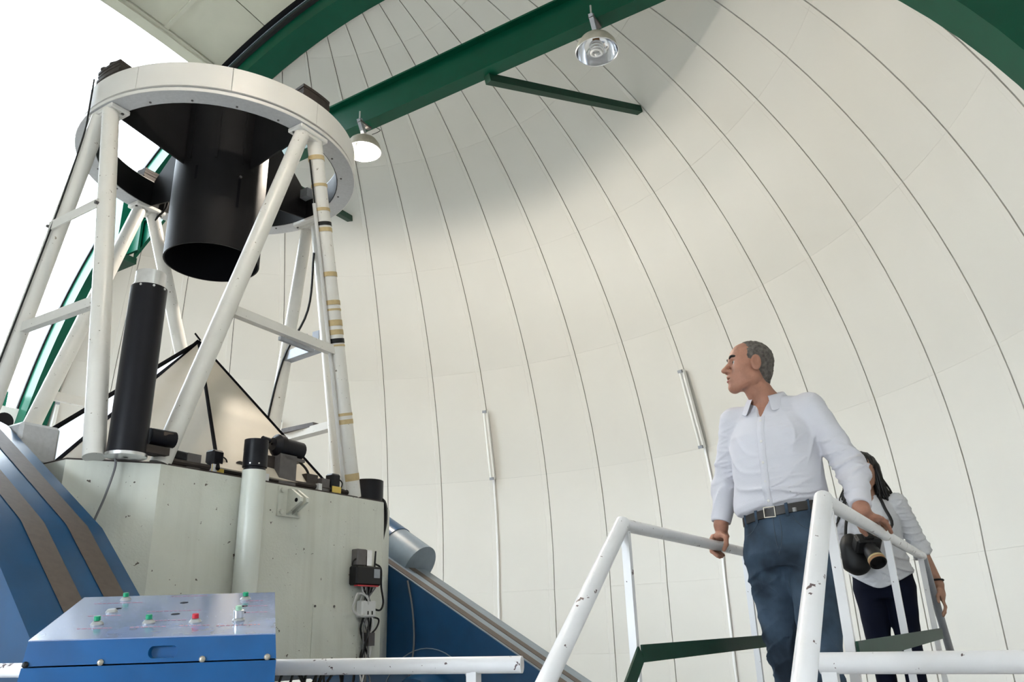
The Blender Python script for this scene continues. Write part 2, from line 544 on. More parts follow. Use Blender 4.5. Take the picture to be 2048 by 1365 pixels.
# --- slit arches: curved box girders, with a grey flashing strip against the panels
def arch_pt(n, rho, t):
    rr = math.sqrt(max(0, rho * rho - n * n))
    return DP(n, rr * math.cos(t), rr * math.sin(t))
def arch(corners, t0, t1, seg=72):
    V, F = [], []
    k = len(corners)
    for i in range(seg + 1):
        t = rad(t0 + (t1 - t0) * i / seg)
        for n_, rho in corners: V.append(arch_pt(n_, rho, t))
    for i in range(seg):
        for q in range(k):
            F.append((i * k + q, i * k + (q + 1) % k, (i + 1) * k + (q + 1) % k, (i + 1) * k + q))
    F += [tuple(range(k))[::-1], tuple(seg * k + q for q in range(k))]
    return V, F
W1, W2 = 0.2405, 0.2825
trim_1 = mk('trim_1', arch([(W1, 0.98), (W2, 0.98), (W2, 1.016), (W1, 1.016)], -6, 186), GREEN, kind='structure',
            label='green curved box girder edging the slit beside the panelled wall', cat='arch')
mk('flashing', arch([(W2, 0.990), (0.2925, 0.996), (0.2925, 1.002), (W2, 0.998)], -4, 184), FLASH, trim_1)
mk('edge_seal', arch([(W1 - 0.0035, 1.0145), (W1 + 0.002, 1.0145), (W1 + 0.002, 1.02), (W1 - 0.0035, 1.02)], -4, 66), RUBBER, trim_1)
mk('trim_2', arch([(-W1, 0.98), (-W1, 1.016), (-W2, 1.016), (-W2, 0.98)], -6, 186), GREEN, kind='structure',
   label='green curved box girder edging the slit on the near side', cat='arch')
# slit closed below (drop-out wall), and behind the shutter
def slit_patch(rho, t0, t1, nlo=-0.24, nhi=0.24, seg=24, nn=8):
    V, F = [], []
    for i in range(seg + 1):
        t = rad(t0 + (t1 - t0) * i / seg)
        for j in range(nn + 1): V.append(arch_pt(nlo + (nhi - nlo) * j / nn, rho, t))
    for i in range(seg):
        for j in range(nn):
            a = i * (nn + 1) + j
            F.append((a, a + 1, a + nn + 2, a + nn + 1))
    return V, F
mk('wall_front', slit_patch(1.012, -5, 19.0, -.242, .242), SHELL, kind='structure', label='low grey wall closing the foot of the slit', cat='wall')
mk('wall_back', slit_patch(1.03, 108, 186, -.262, .262), SHELL, kind='structure', label='closed rear of the dome slit', cat='wall')

# --- up-and-over shutter
sh = empty('dome_shutter', DP(0, 0.40, 0.93), 'cream panelled shutter covering the top of the dome slit', 'shutter')
SHP = material('shutter cream paint', (0.60, 0.58, 0.48), 0.55, vary=0.12, vscale=1.5)
def patch_sheet(n0, n1, t0, t1, rho, th=0.02, nn=4, nt=6):
    g = [[arch_pt(n0 + (n1 - n0) * i / nn, rho, rad(t0 + (t1 - t0) * j / nt)) for j in range(nt + 1)] for i in range(nn + 1)]
    return sheet(g, th)
for n0, n1 in ((-0.229, -0.114), (-0.112, 0.0), (0.002, 0.112), (0.1145, 0.229)):
    for t0, t1 in ((67.4, 74.85), (74.95, 82.4), (82.5, 90), (90.1, 99), (99.1, 108)):
        mk('panel', patch_sheet(n0, n1, t0, t1, 1.03), SHP, sh)
mk('backing', slit_patch(1.034, 66.4, 108.2, -.262, .262), BACKING, sh)
for n_ in (-0.113, 0.001, 0.1132):
    mk('seam_strip', arch([(n_ - 0.004, 1.0265), (n_ + 0.004, 1.0265), (n_ + 0.004, 1.031), (n_ - 0.004, 1.031)], 67.2, 108, 16), SHP, sh)
def cross_rail(t0, t1, r0, r1, mat, name='edge_rail'):
    V = []
    for n_ in np.linspace(-0.233, 0.233, 9):
        for r_, t_ in ((r0, t0), (r0, t1), (r1, t1), (r1, t0)): V.append(arch_pt(n_, r_, rad(t_)))
    F = [(i * 4 + q, i * 4 + (q + 1) % 4, i * 4 + 4 + (q + 1) % 4, i * 4 + 4 + q) for i in range(8) for q in range(4)] + [(3, 2, 1, 0), (32, 33, 34, 35)]
    return mk(name, (V, F), mat, sh)
cross_rail(65.9, 67.0, 1.018, 1.036, SHP)
cross_rail(67.0, 67.35, 1.024, 1.036, SHP, 'edge_lip')
V, F = [], []
ws = []
for i in range(150):                                # ragged brush seal along the lower edge
    n_ = -0.232 + 0.464 * i / 149
    ws.append(bar(arch_pt(n_, 1.03, rad(65.95)), arch_pt(n_ + random.uniform(-.002, .002), 1.03 + random.uniform(-.002, .002), rad(65.95 - random.uniform(.03, .22))), 0.016, 0.01))
o = mk('brush_seal', J(*ws), DARKM, sh); o['kind'] = 'stuff'
# rack and guide rail on the arch
mk('guide_rail', arch([(0.2335, 1.006), (0.2395, 1.006), (0.2395, 1.012), (0.2335, 1.012)], 60, 108, 30), RUBBER, sh)
rk = mk('rack', arch([(0.229, 1.020), (0.2335, 1.020), (0.2335, 1.032), (0.229, 1.032)], 66.5, 108, 30), FLAT, sh)
teeth = []
for i in range(120):
    t = rad(66.8 + i * 0.23)
    p, q = arch_pt(0.2338, 1.024, t), arch_pt(0.2338, 1.024, t + rad(0.12))
    teeth.append(bar(p, q, 0.035, 0.05, up=p - CD))
o = mk('rack_teeth', J(*teeth), ZINC, rk); o['kind'] = 'stuff'
mk('roller_block', bar(arch_pt(0.236, 1.008, rad(67.9)), arch_pt(0.236, 1.008, rad(68.7)), 0.08, 0.07, up=NV), GREEN, sh)
mk('end_bracket', prism([arch_pt(0.219, 1.016, rad(66.3)), arch_pt(0.232, 1.016, rad(66.3)), arch_pt(0.225, 1.016, rad(67.2))], -0.09 * unit(arch_pt(.22, 1.016, rad(66.5)) - CD)), DGREEN, sh)

# --- tie beam in the plane of the arch, with braces to the shell
zb0, zb1, nb0, nb1 = 0.646, 0.710, 0.2352, 0.2585
sb0, sb1 = -0.70, 0.70
nm = (nb0 + nb1) / 2
bm_ = empty('steel_beam', DP(nm, 0, zb0), 'long green steel I-beam spanning under the slit arch by the lit lamp', 'beam')
def dbox(n0, n1, s0, s1, z0, z1):
    return boxax(DP((n0 + n1) / 2, (s0 + s1) / 2, (z0 + z1) / 2), NV * R * (n1 - n0) / 2, SV * R * (s1 - s0) / 2, ZV * R * (z1 - z0) / 2)
mk('bottom_flange', dbox(nb0, nb1, sb0, sb1, zb0, zb0 + 0.003), GREEN, bm_)
mk('top_flange', dbox(nb0, nb1, sb0, sb1, zb1 - 0.003, zb1), GREEN, bm_)
mk('web', dbox(nm - 0.001, nm + 0.001, sb0, sb1, zb0 + 0.003, zb1 - 0.003), GREEN, bm_)
# box column that hangs the end of the beam on the arch
mk('hanger_column', dbox(nb0 - 0.026, nb0 - .001, 0.612, 0.655, 0.575, 0.735), GREEN, bm_)
mk('hanger_flange', dbox(nb0 - 0.005, nb0, 0.575, 0.695, 0.58, 0.735), GREEN, bm_)
mk('hanger_foot', dbox(nb0 - 0.028, nb0 + .012, 0.60, 0.675, 0.562, 0.575), DGREEN, bm_)
mk('hanger_gusset', prism([DP(nb0 + .004, .60, .575), DP(nb0 + .004, .50, .645), DP(nb0 + .004, .60, .645)], NV * R * .006), GREEN, bm_)
bm2 = empty('steel_beam', DP(-nm, 0, zb0), 'unseen twin green steel I-beam added under the near arch to carry the fill lamp', 'beam')  # out-of-view beam, added to hold the fill lamp
mk('bottom_flange', dbox(-nb1, -nb0, sb0, sb1, zb0, zb0 + 0.003), GREEN, bm2)
mk('top_flange', dbox(-nb1, -nb0, sb0, sb1, zb1 - 0.003, zb1), GREEN, bm2)
mk('web', dbox(-nm - 0.001, -nm + 0.001, sb0, sb1, zb0 + 0.003, zb1 - 0.003), GREEN, bm2)
for sg, wh in ((-1, 'brace running from the beam to the panels beside the unlit lamp'), (1, 'brace running from the beam to the panels behind the lit lamp')):
    p, q = DP(0.252, 0.232 * sg, 0.640), DP(0.575, 0.348 * sg, 0.733)
    mk('steel_brace', bar(p, q, 0.095, 0.095), DGREEN, label='slim dark green steel ' + wh, cat='brace', group='braces of the tie beam')
mk('motor_box', boxax(DP(0.205, 0.955, 0.335), NV * 0.11, SV * 0.10, ZV * 0.15), GREEN, label='small green box at the foot of the slit girder', cat='box')

# --- clamp lamps on the beam
def clamp_lamp(s_, lit, side=1, where='clamped under the green beam'):
    base = DP(0.240 * side, s_, 0.5935)
    NV_ = NV * side
    o = empty('clamp_lamp', base, ('lit' if lit else 'unlit') + ' aluminium reflector lamp ' + where, 'lamp', 'reflector lamps on the beam')
    r = 0.215
    prof = [(r, 0.0), (r * 0.985, 0.02), (r * 0.90, 0.085), (r * 0.72, 0.145), (r * 0.45, 0.185), (r * 0.2, 0.20)]
    mk('reflector', lathe(base, ZV, prof, 40), REFL, o)
    mk('reflector_shell', lathe(base + A(0, 0, 0.003), ZV, [(p_[0] + 0.004, p_[1]) for p_ in prof][::-1], 40), REFO, o)
    mk('rim', sweep([base + r * A(math.cos(t), math.sin(t), 0) for t in np.linspace(0, 2 * math.pi, 40, endpoint=False)], 0.005, 6, closed=True), STEEL, o)
    mk('socket', cyl(base + A(0, 0, 0.20), base + A(0, 0, 0.115), 0.034, 0.040), SOCK, o)
    turns, pts = 4.5, []
    for i in range(90):
        t = i / 89
        rr = 0.062 if t < 0.82 else 0.062 * (1 - (t - 0.82) / 0.18 * 0.85)
        pts.append(base + A(rr * math.cos(2 * math.pi * turns * t), rr * math.sin(2 * math.pi * turns * t), 0.112 - 0.135 * min(1, t / 0.86)))
    mk('bulb', sweep(pts, 0.0115, 8), CFLON if lit else CFL, o)
    mk('stem', cyl(base + A(0, 0, 0.19), base + A(0, 0, 0.27), 0.034, 0.022), REFO, o)
    top = DP(nb0 * side, s_ - 0.001, zb0)
    br = mk('clamp_bracket', bar(base + A(0, 0, 0.255), top - NV_ * 0.06 + A(0, 0, 0.02), 0.045, 0.06), ZINC, o)
    mk('clamp_jaw', boxax(top + NV_ * 0.03 + A(0, 0, -0.016), NV_ * 0.10, SV * 0.028, ZV * 0.014), GREYM, o)
    mk('clamp_screw', cyl(top - NV_ * 0.055 + A(0, 0, -0.03), top - NV_ * 0.055 + A(0, 0, 0.13), 0.010, seg=8), STEEL, o)
    if lit:
        ld = bpy.data.lights.new('lamp_light', 'POINT'); ld.energy = 470 if side > 0 else 70; ld.color = (1.0, 0.90, 0.76); ld.shadow_soft_size = 0.05
        lo = bpy.data.objects.new('lamp_light', ld); _link(lo, o, tuple(base + A(0, 0, ZC - 0.03)))
        mk('lead', sweep(smooth_path([base + A(0.1, 0, .24), base + A(.16, -.02, .25), base + A(.2, 0, .3), DP(nb1 * side, s_ - .01, zb0)], 5), 0.004, 5), RUBBER, o)
    return o
clamp_lamp(0.002, True)
clamp_lamp(-0.4175, False)
clamp_lamp(0.002, False, -1, 'on the added near beam over the telescope')
clamp_lamp(-0.4175, True, -1, 'added unseen on the near beam as fill over the steps')  # unseen lamp added to brighten the telescope from the front

# --- fluorescent fittings along the ribs
def strip_light(k, label):
    th = TH0 - DA * k
    e1 = A(-math.sin(th), math.cos(th), 0)
    P = [sph(th, l_, 1.0) for l_ in np.linspace(0.190, 0.349, 5)]
    nrm = unit(CD - sph(th, 0.27))
    o = empty('fluorescent_light', P[0] + nrm * 0.03, label, 'light', 'strip lights on the dome wall')
    d = unit(P[-1] - P[0])
    a, b = P[0] + nrm * 0.065, P[-1] + nrm * 0.065
    mk('fixture_body', bevbox((a + b) / 2 + nrm * .0, e1 * 0.042, (b - a) / 2, nrm * 0.032, 0.006), TUBEL, o)
    mk('tube', cyl(a + nrm * 0.05 + d * 0.03 + e1 * .012, b + nrm * 0.05 - d * 0.03 + e1 * .012, 0.018, seg=10), TUBEL, o)
    for q in (a + d * 0.02, b - d * 0.02):
        mk('end_cap', boxax(q + nrm * 0.042, e1 * 0.034, d * 0.022, nrm * 0.028), ZINC, o)
    lo_ = [sph(th, l_, 1.0) + unit(CD - sph(th, l_)) * 0.022 for l_ in np.linspace(0.192, -0.0595, 8)]
    r_ = RD - 0.022
    lo_ += [A(CD[0] + r_ * math.cos(th), CD[1] + r_ * math.sin(th), z) for z in (0.1, -0.37, FLOORZ + 0.3)]
    mk('conduit', sweep(lo_, 0.020, 8), CONDUIT, o)
strip_light(2, 'white fluorescent strip light on the wall between the telescope and the stair rail')
strip_light(6, 'white fluorescent strip light on the wall beside the man')
strip_light(-2, 'white fluorescent strip light half hidden by the taped truss tube')
strip_light(-5.8, 'white fluorescent strip light seen past the left truss legs')
# ================================================================== TELESCOPE
tel = empty('telescope', TL(0, 0, -0.2), 'white open-truss telescope with pale grey box, black baffle tube and top ring', 'telescope')
# --- centre box: octagonal prism
BC = 0.11
ha, hb, ca, cb = 1.07, 1.55, 0.31, 0.45
ZB0, ZB1 = -0.20, 1.10
oct_ = [(ha, -hb + cb), (ha, hb - cb), (ha - ca, hb), (-ha + ca, hb), (-ha, hb - cb), (-ha, -hb + cb), (-ha + ca, -hb), (ha - ca, -hb)]
box_o = mk('centre_box', prism([TL(a, b + BC, ZB0) for a, b in oct_], ZV * (ZB1 - ZB0 - 0.012)), BOXP, tel, sharp=20)
def shr(f): return [(a * f, b * f) for a, b in oct_]
mk('rim_plate', prism([TL(a * 0.996, b * 0.996 + BC, ZB1 - 0.012) for a, b in oct_], ZV * 0.012), DARKM, box_o, sharp=20)
mk('cell_plate', prism([TL(a * 0.80, b * 0.72 + BC, ZB0 - 0.10) for a, b in oct_], ZV * 0.10), ZINC, tel, sharp=20)
# slightly proud cover sheet and access door on the large face
fa = ha
def face_rect(b0, b1, z0, z1, th, a=fa):
    return boxax(TL(a + th / 2, (b0 + b1) / 2, (z0 + z1) / 2), MV * th / 2, NV * (b1 - b0) / 2, ZV * (z1 - z0) / 2)
mk('access_door', face_rect(0.43, 0.665, -0.18, 0.235, 0.006), BOXP, box_o)
for b_ in (0.445, 0.65):
    for z_ in (-0.16, 0.22): mk('bolt', cyl(TL(fa + 0.006, b_, z_), TL(fa + 0.014, b_, z_), 0.009, seg=8), GREYM, box_o)
# lug bracket with two cheeks
lug = mk('lug_bracket', face_rect(0.005, 0.235, 0.855, 1.075, 0.016), BOXP, tel)
for b_ in (0.09, 0.15):
    poly = [TL(fa + 0.016, b_, 1.06), TL(fa + 0.05, b_, 1.06), TL(fa + 0.16, b_, 0.985), TL(fa + 0.16, b_, 0.955), TL(fa + 0.016, b_, 0.87)]
    mk('cheek', prism(poly, NV * 0.026), BOXP, lug, sharp=20)
mk('pin_hole', cyl(TL(fa + 0.115, 0.088, 0.968), TL(fa + 0.115, 0.091, 0.968), 0.016, seg=12), FLAT, lug)
for b_ in (0.035, 0.208):
    for z_ in (0.885, 1.045): mk('bolt', cyl(TL(fa + 0.016, b_, z_), TL(fa + 0.032, b_, z_), 0.019, seg=6), BOXP, lug)

# --- top ring
RI, RO, ZR0, ZR1 = 1.077, 1.231, 4.165, 4.45
O0 = TL(0, 0, 0)
def ringprof(prof, a0=0., a1=360., seg=72): return lathe(O0, ZV, prof, seg, a0, a1, xref=MV, caps=True)
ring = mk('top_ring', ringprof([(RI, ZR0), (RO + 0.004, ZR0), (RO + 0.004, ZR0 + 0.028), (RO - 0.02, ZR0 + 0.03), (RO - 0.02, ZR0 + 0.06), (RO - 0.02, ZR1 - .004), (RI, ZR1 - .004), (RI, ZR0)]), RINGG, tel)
mk('flange_edge', ringprof([(RO + 0.003, ZR0 + 0.001), (RO + 0.009, ZR0 + 0.001), (RO + 0.009, ZR0 + 0.03), (RO - 0.02, ZR0 + 0.031), (RO + .003, ZR0 + .001)]), RINGW, ring)
NSEG = 10
for i in range(NSEG):
    a0 = -72 + 36 * i
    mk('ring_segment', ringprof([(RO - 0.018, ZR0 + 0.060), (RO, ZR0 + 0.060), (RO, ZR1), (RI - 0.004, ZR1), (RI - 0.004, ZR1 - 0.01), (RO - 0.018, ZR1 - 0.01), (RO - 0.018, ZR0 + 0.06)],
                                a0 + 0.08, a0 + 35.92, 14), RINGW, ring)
mk('inner_liner', ringprof([(RI - 0.004, ZR0 + 0.004), (RI - 0.004, ZR1 - 0.012), (RI - 0.008, ZR1 - 0.012), (RI - 0.008, ZR0 + 0.004), (RI - 0.004, ZR0 + 0.004)]), MATTE, ring)
for i in range(40):
    t = rad(9 * i + 3)
    if i % 2: continue
    p = O0 + (RI + 0.035) * (math.cos(t) * MV + math.sin(t) * NV) + ZV * (ZR0 - 0.006)
    mk('bolt', cyl(p, p + ZV * 0.008, 0.010, seg=8), GREYM, ring)
# dark weight stacks at the four nodes
def polar(r, deg, z): return O0 + r * (math.cos(rad(deg)) * MV + math.sin(rad(deg)) * NV) + z * ZV
def arc_block(r0, r1, d0, d1, z0, z1, seg=6):
    return lathe(O0, ZV, [(r0, z0), (r1, z0), (r1, z1), (r0, z1), (r0, z0)], seg, d0, d1, xref=MV, caps=True)
for nd, spread, lay in ((0, 7.5, 4), (-90, 7.5, 5), (90, 5.0, 3), (180, 6.0, 4)):
    st = mk('weight_stack', arc_block(1.09, 1.222, nd - spread, nd + spread, ZR1, ZR1 + 0.03), DARKM, tel, sharp=25)
    for l_ in range(1, lay):
        j_ = random.uniform(-0.4, 0.4)
        mk('weight_plate', arc_block(1.088 + random.uniform(0, .01), 1.218 + random.uniform(-.01, .008), nd - spread + j_, nd + spread + j_, ZR1 + 0.031 * l_, ZR1 + 0.031 * l_ + 0.028), DARKM, st, sharp=25)
for k_ in range(7):                                  # loose stuff lying on the far left stack
    p = polar(1.16 + random.uniform(-.05, .05), -90 + random.uniform(-8, 7), ZR1 + 0.16)
    mk('lead_lump', ball(p, (random.uniform(.03, .05), random.uniform(.03, .05), .03), 8, 5), DARKM, tel)

# --- secondary baffle tube and four vanes
RBF, ZBF = 0.413, 3.225
baf = mk('baffle_tube', lathe(O0, ZV, [(RBF - 0.012, ZBF), (RBF, ZBF), (RBF, 5.06), (RBF - 0.012, 5.06), (RBF - 0.012, ZBF)], 48), MATTE, tel)
mk('baffle_liner', lathe(O0, ZV, [(RBF - 0.014, ZBF + 0.004), (RBF - 0.014, 4.3), (0.02, 4.3)], 40), FLAT, baf)
for dg, z0, z1 in ((-14, 3.62, 3.95), (-67, 3.86, 4.0)):
    V = []
    for dd in (-1.6, 1.6):
        for z_ in (z0, z1): V.append(polar(RBF + 0.003, dg + dd, z_))
    mk('slot', ([V[0], V[1], V[3], V[2]], [(0, 1, 2, 3)]), FLAT, baf)
mk('slot_knob', cyl(polar(RBF, -14, 3.93), polar(RBF + 0.02, -14, 3.93), 0.014, seg=10), STEEL, baf)
for dg in (-90, 0, 90, 180):
    c_, s_ = math.cos(rad(dg)), math.sin(rad(dg))
    tx = -s_ * MV + c_ * NV
    def vp(r, z): return O0 + r * (c_ * MV + s_ * NV) + z * ZV
    poly = [vp(RBF - 0.005, 4.06), vp(RI - 0.01, ZR0 + 0.004), vp(RI - 0.01, ZR1 - 0.0), vp(RBF - 0.005, 5.05)]
    v_ = mk('spider_vane', prism([q - tx * 0.008 for q in poly], tx * 0.016), MATTE, tel, sharp=20)
for dg in (-90 + 12, -45, -12):
    mk('baffle_rib', bar(polar(RBF + 0.004, dg, 4.08), polar(RBF + 0.004, dg, 5.0), 0.02, 0.012, up=polar(1, dg, 0) - O0), MATTE, baf)
# small finder pieces on the far vane
mk('sensor_block', boxax(polar(0.98, 84, ZR0 + .22), MV * .05, NV * .04, ZV * .05), ZINC, tel)

# --- truss: two tubes from each node down to the box top
ZN = 4.15
NODES = {'A': (0, -1.155), 'B': (1.155, 0), 'C': (-1.155, 0), 'D': (0, 1.155)}
FEET = {('A', 'r'): (0.885, -1.335), ('A', 'l'): (-0.78, -1.33), ('B', 'l'): (1.00, -0.95), ('B', 'r'): (1.00, 0.90),
        ('C', 'l'): (-0.98, -0.98), ('C', 'r'): (-0.98, 1.10), ('D', 'l'): (-0.80, 1.45), ('D', 'r'): (0.50, 1.30)}
RT = 0.068
TUBES = {}
for (nd, sd), ft in FEET.items():
    na, nb_ = NODES[nd]
    fa_, fb_ = ft
    off = 0.075 if sd == 'r' else -0.075
    du = unit(A(fa_ - na, fb_ - nb_, 0))
    top = TL(na + du[0] * 0.075, nb_ + du[1] * 0.075, ZN - 0.03)
    bot = TL(fa_, fb_, ZB1)
    TUBES[(nd, sd)] = (bot, top)
    tb = mk('truss_tube', cyl(bot, top, RT, RT * 0.96, 24), WHITE, tel)
    if (nd, sd) == ('B', 'r'):
        ln = np.linalg.norm(top - bot); d = unit(top - bot)
        for t_, w_, mt in ((0.985 - .035, .02, TAPE), (0.985 - .115, .013, TAPE), (0.80, .014, TAPE), (0.759, .016, RUBBER), (0.742, .018, TAPE), (0.615, .02, TAPE), (0.535, .02, TAPE), (0.515, .009, TAPE),
                           (0.478, .026, TAPE), (0.452, .022, TAPE), (0.428, .02, RUBBER), (0.415, .008, TAPE), (0.225, .012, TAPE), (0.205, .02, TAPE), (0.055, .030, TAPE)):
            p = bot + d * ln * t_
            mk('tape_band', cyl(p - d * w_, p + d * w_, RT + 0.0025, seg=24), mt, tb)
        x_, y_, _ = frame(d)
        side = unit(-MV * .3 - NV)
        mk('light_tube', sweep([bot + d * .05 - NV * .10, bot + d * ln * .5 - NV * .095, top - d * .6 - NV * .09], 0.017, 8), CABLEW, tb)
        mk('tie_cable', sweep(smooth_path([top - d * .2 - NV * .085, bot + d * ln * .7 - NV * .082, bot + d * ln * .5 - NV * .086, bot + d * ln * .42 - NV * .08], 5), 0.008, 6), RUBBER, tb)
for nd, (na, nb_) in NODES.items():
    u_ = unit(A(na, nb_, 0)); t_ = A(-u_[1], u_[0], 0)
    U3 = u_[0] * MV + u_[1] * NV; T3 = t_[0] * MV + t_[1] * NV
    mk('node_plate', bevbox(TL(na * 0.985, nb_ * 0.985, ZR0 - 0.022), T3 * 0.16, U3 * 0.085, ZV * 0.021, 0.008), RINGW, tel)
    nb2 = mk('node_block', prism([TL(na, nb_, ZR0 - .043) + T3 * q + U3 * w for q, w in ((-.13, -.05), (.13, -.05), (.10, .05), (-.10, .05))], -ZV * 0.03), WHITE, tel)
    for q in (-.135, .135):
        p = TL(na, nb_, ZR0 - 0.052) + T3 * q - U3 * .05
        mk('bolt', cyl(p, p + ZV * .014, .013, seg=6), GREYM, nb2)
def along(key, z):
    b_, t_ = TUBES[key]
    f_ = (z - b_[2]) / (t_[2] - b_[2])
    return b_ + (t_ - b_) * f_
# rungs
mk('cross_bar', bar(along(('B', 'l'), 2.32), along(('B', 'r'), 2.30), 0.06, 0.075), WHITE, tel)
mk('cable_tray', bar(along(('B', 'l'), 2.25) * .55 + along(('B', 'r'), 2.23) * .45, along(('B', 'l'), 2.25) * .25 + along(('B', 'r'), 2.23) * .75, 0.03, 0.03), ZINC, tel)
r1 = mk('cross_bar', bar(along(('A', 'l'), 2.30), along(('A', 'r'), 2.28), 0.055, 0.075), WHITE, tel)
r2 = mk('cross_bar', bar(along(('A', 'l'), 3.12) - NV * .07, along(('A', 'r'), 3.12) - NV * .07, 0.012, 0.08), WHITE, tel)
for e in (along(('A', 'l'), 3.12), along(('A', 'r'), 3.12)):
    mk('bolt', cyl(e - NV * .09, e - NV * .06, .014, seg=8), GREYM, r2)
mk('cross_bar', bar(along(('C', 'l'), 2.0), along(('C', 'r'), 2.0), 0.05, 0.075), WHITE, tel)
d1 = mk('cross_bar', bar(along(('D', 'l'), 2.75), along(('D', 'r'), 2.75), 0.10, 0.10), ZINC, tel)
mid_d = along(('D', 'l'), 2.75) * .45 + along(('D', 'r'), 2.75) * .55
for q in (-0.07, 0.10):
    mk('angle_clip', boxax(mid_d + MV * q + ZV * 0.11, MV * 0.045, NV * 0.006, ZV * 0.075), ZINC, d1)
d2 = mk('cross_bar', bar(along(('D', 'l'), 1.90), along(('D', 'r'), 1.90), 0.10, 0.075), WHITE, tel)
mid_d = along(('D', 'l'), 1.90) * .5 + along(('D', 'r'), 1.90) * .5
mk('black_box', boxax(mid_d + ZV * .05 - NV * .02, MV * 0.22, NV * 0.05, ZV * 0.022), GREYM, d2)
# black lead hanging on the far tube
pD, qD = TUBES[('D', 'l')]
mk('hanging_lead', sweep(smooth_path([along(('D', 'r'), 3.75) - NV * .08, along(('D', 'l'), 3.2) + MV * .22, along(('D', 'l'), 2.7) + MV * .05 - NV * .07, along(('D', 'l'), 2.0) - NV * .075 - MV * .03, along(('D', 'l'), 1.5) - NV * .075], 6), 0.012, 6), RUBBER, tel)
# leads on the left tubes
mk('hanging_lead', sweep(smooth_path([polar(1.245, -97, ZR1 + .06), polar(1.25, -96, ZR0), along(('A', 'l'), 3.9) - NV * .08 + MV * .02, along(('A', 'l'), 3.3) - NV * .072 + MV * .045, along(('A', 'l'), 2.6) - NV * .072 + MV * .05, along(('A', 'l'), 1.9) - NV * .072 + MV * .04], 6), 0.007, 6), RUBBER, tel)
mk('hanging_lead', sweep(smooth_path([polar(1.06, 172, ZR1 + .02), polar(1.05, 172, ZR0 + .05), polar(1.09, 176, ZR0 - .12), polar(1.16, 174, ZR0 - .28)], 6), 0.012, 6), RUBBER, tel)
mk('lead_plug', cyl(polar(1.12, 175, ZR0 - .17), polar(1.15, 174, ZR0 - .27), 0.03, seg=10), GREYM, tel)

# --- hexagonal mirror cover, raised like a tent
AP = TL(-0.06, 0.0, 2.47)
HX = [TL(1.2 * math.cos(rad(c)), 1.2 * math.sin(rad(c)), ZB1 + 0.02) for c in (-27, 33, 93, 153, 213, 273)]
cov = mk('mirror_cover', prism([TL(0.9 * math.cos(rad(c)), 0.9 * math.sin(rad(c)), ZB1) for c in (-27, 33, 93, 153, 213, 273)], ZV * 0.02), FLAT, tel, sharp=20)
for i in range(6):
    p, q = HX[i], HX[(i + 1) % 6]
    nrm = unit(np.cross(q - p, AP - p))
    if nrm @ (p - TL(0, 0, p[2])) < 0: nrm = -nrm
    cc = (p + q + AP) / 3
    tri = [cc + (x - cc) * 0.97 for x in (p, q, AP)]
    mk('petal', prism([x - nrm * 0.006 for x in tri], nrm * 0.012), CREAM, cov, sharp=20)
    mk('petal_edge', bar(p, AP, 0.035 if i else 0.022, 0.022, up=nrm), FLAT, cov)
F1, F2 = TL(-0.14, -1.12, ZB1 + 0.0), TL(0.30, -1.62, ZB1 + 0.0)
nrm = unit(np.cross(F2 - F1, AP - F1))
mk('open_flap', prism([F1 - nrm * .003, F2 - nrm * .003, AP - nrm * .003], nrm * 0.006), WFLAP, cov, sharp=20)
mk('petal_edge', bar(F1, AP, 0.05, 0.03, up=nrm), FLAT, cov)
mk('petal_edge', bar(F2, AP, 0.03, 0.02, up=nrm), FLAT, cov)
mk('latch', bar(AP + MV * .05 - NV * .02, AP + MV * .02 - NV * .06 + ZV * .06, .02, .012), FLAT, cov)

# --- guide telescopes
gx = TL(1.03, -1.215, 0)
gt = mk('guide_tube', lathe(gx, ZV, [(0.116, ZB1 + 0.015), (0.116, 2.26), (0.10, 2.262)], 36), BLACK, tel)
mk('base_flange', lathe(gx, ZV, [(0.02, ZB1 + 0.02), (0.125, ZB1 + 0.02), (0.125, ZB1), (0.02, ZB1)], 32), STEEL, gt)
mk('dew_cap', lathe(gx, ZV, [(0.106, 2.262), (0.106, 2.275), (0.097, 2.278), (0.097, 2.372), (0.088, 2.372), (0.088, 2.28), (0.01, 2.28)], 36), STEEL, gt)
for dg in (-60, -20, 20): mk('screw', cyl(gx + ZV * 2.245 + .115 * (math.cos(rad(dg)) * MV + math.sin(rad(dg)) * NV), gx + ZV * 2.245 + .121 * (math.cos(rad(dg)) * MV + math.sin(rad(dg)) * NV), .008, seg=8), STEEL, gt)
# eyepiece motor beside its foot
pm = gx + ZV * 1.255 + NV * 0.12 + MV * 0.03
mt_ = mk('focus_motor', cyl(pm, pm + NV * 0.17 + MV * .02, 0.055, seg=16), BLACK, gt)
mk('motor_label', boxax(pm + NV * .1 + MV * .06 + ZV * .02, NV * .035, MV * .003, ZV * .012), BROWN, mt_)
mk('focus_bracket', boxax(pm + NV * 0.04 - ZV * 0.09, NV * 0.09, MV * 0.05, ZV * 0.025), DARKM, gt)
wx = TL(1.185, -0.325, 0)
wt = mk('finder_tube', lathe(wx, ZV, [(0.01, -0.15), (0.082, -0.15), (0.082, 1.125), (0.01, 1.125)], 32), BOXP2, tel)
mk('tube_cap', lathe(wx, ZV, [(0.076, 1.125), (0.076, 1.145), (0.086, 1.148), (0.0845, 1.265), (0.0855, 1.267), (0.0845, 1.345), (0.074, 1.345), (0.074, 1.2), (0.01, 1.2)], 32), BLACK, wt)
for dg in (-62, -22): mk('screw', cyl(wx + ZV * 1.165 + .084 * (math.cos(rad(dg)) * MV + math.sin(rad(dg)) * NV), wx + ZV * 1.165 + .09 * (math.cos(rad(dg)) * MV + math.sin(rad(dg)) * NV), .006, seg=8), STEEL, wt)
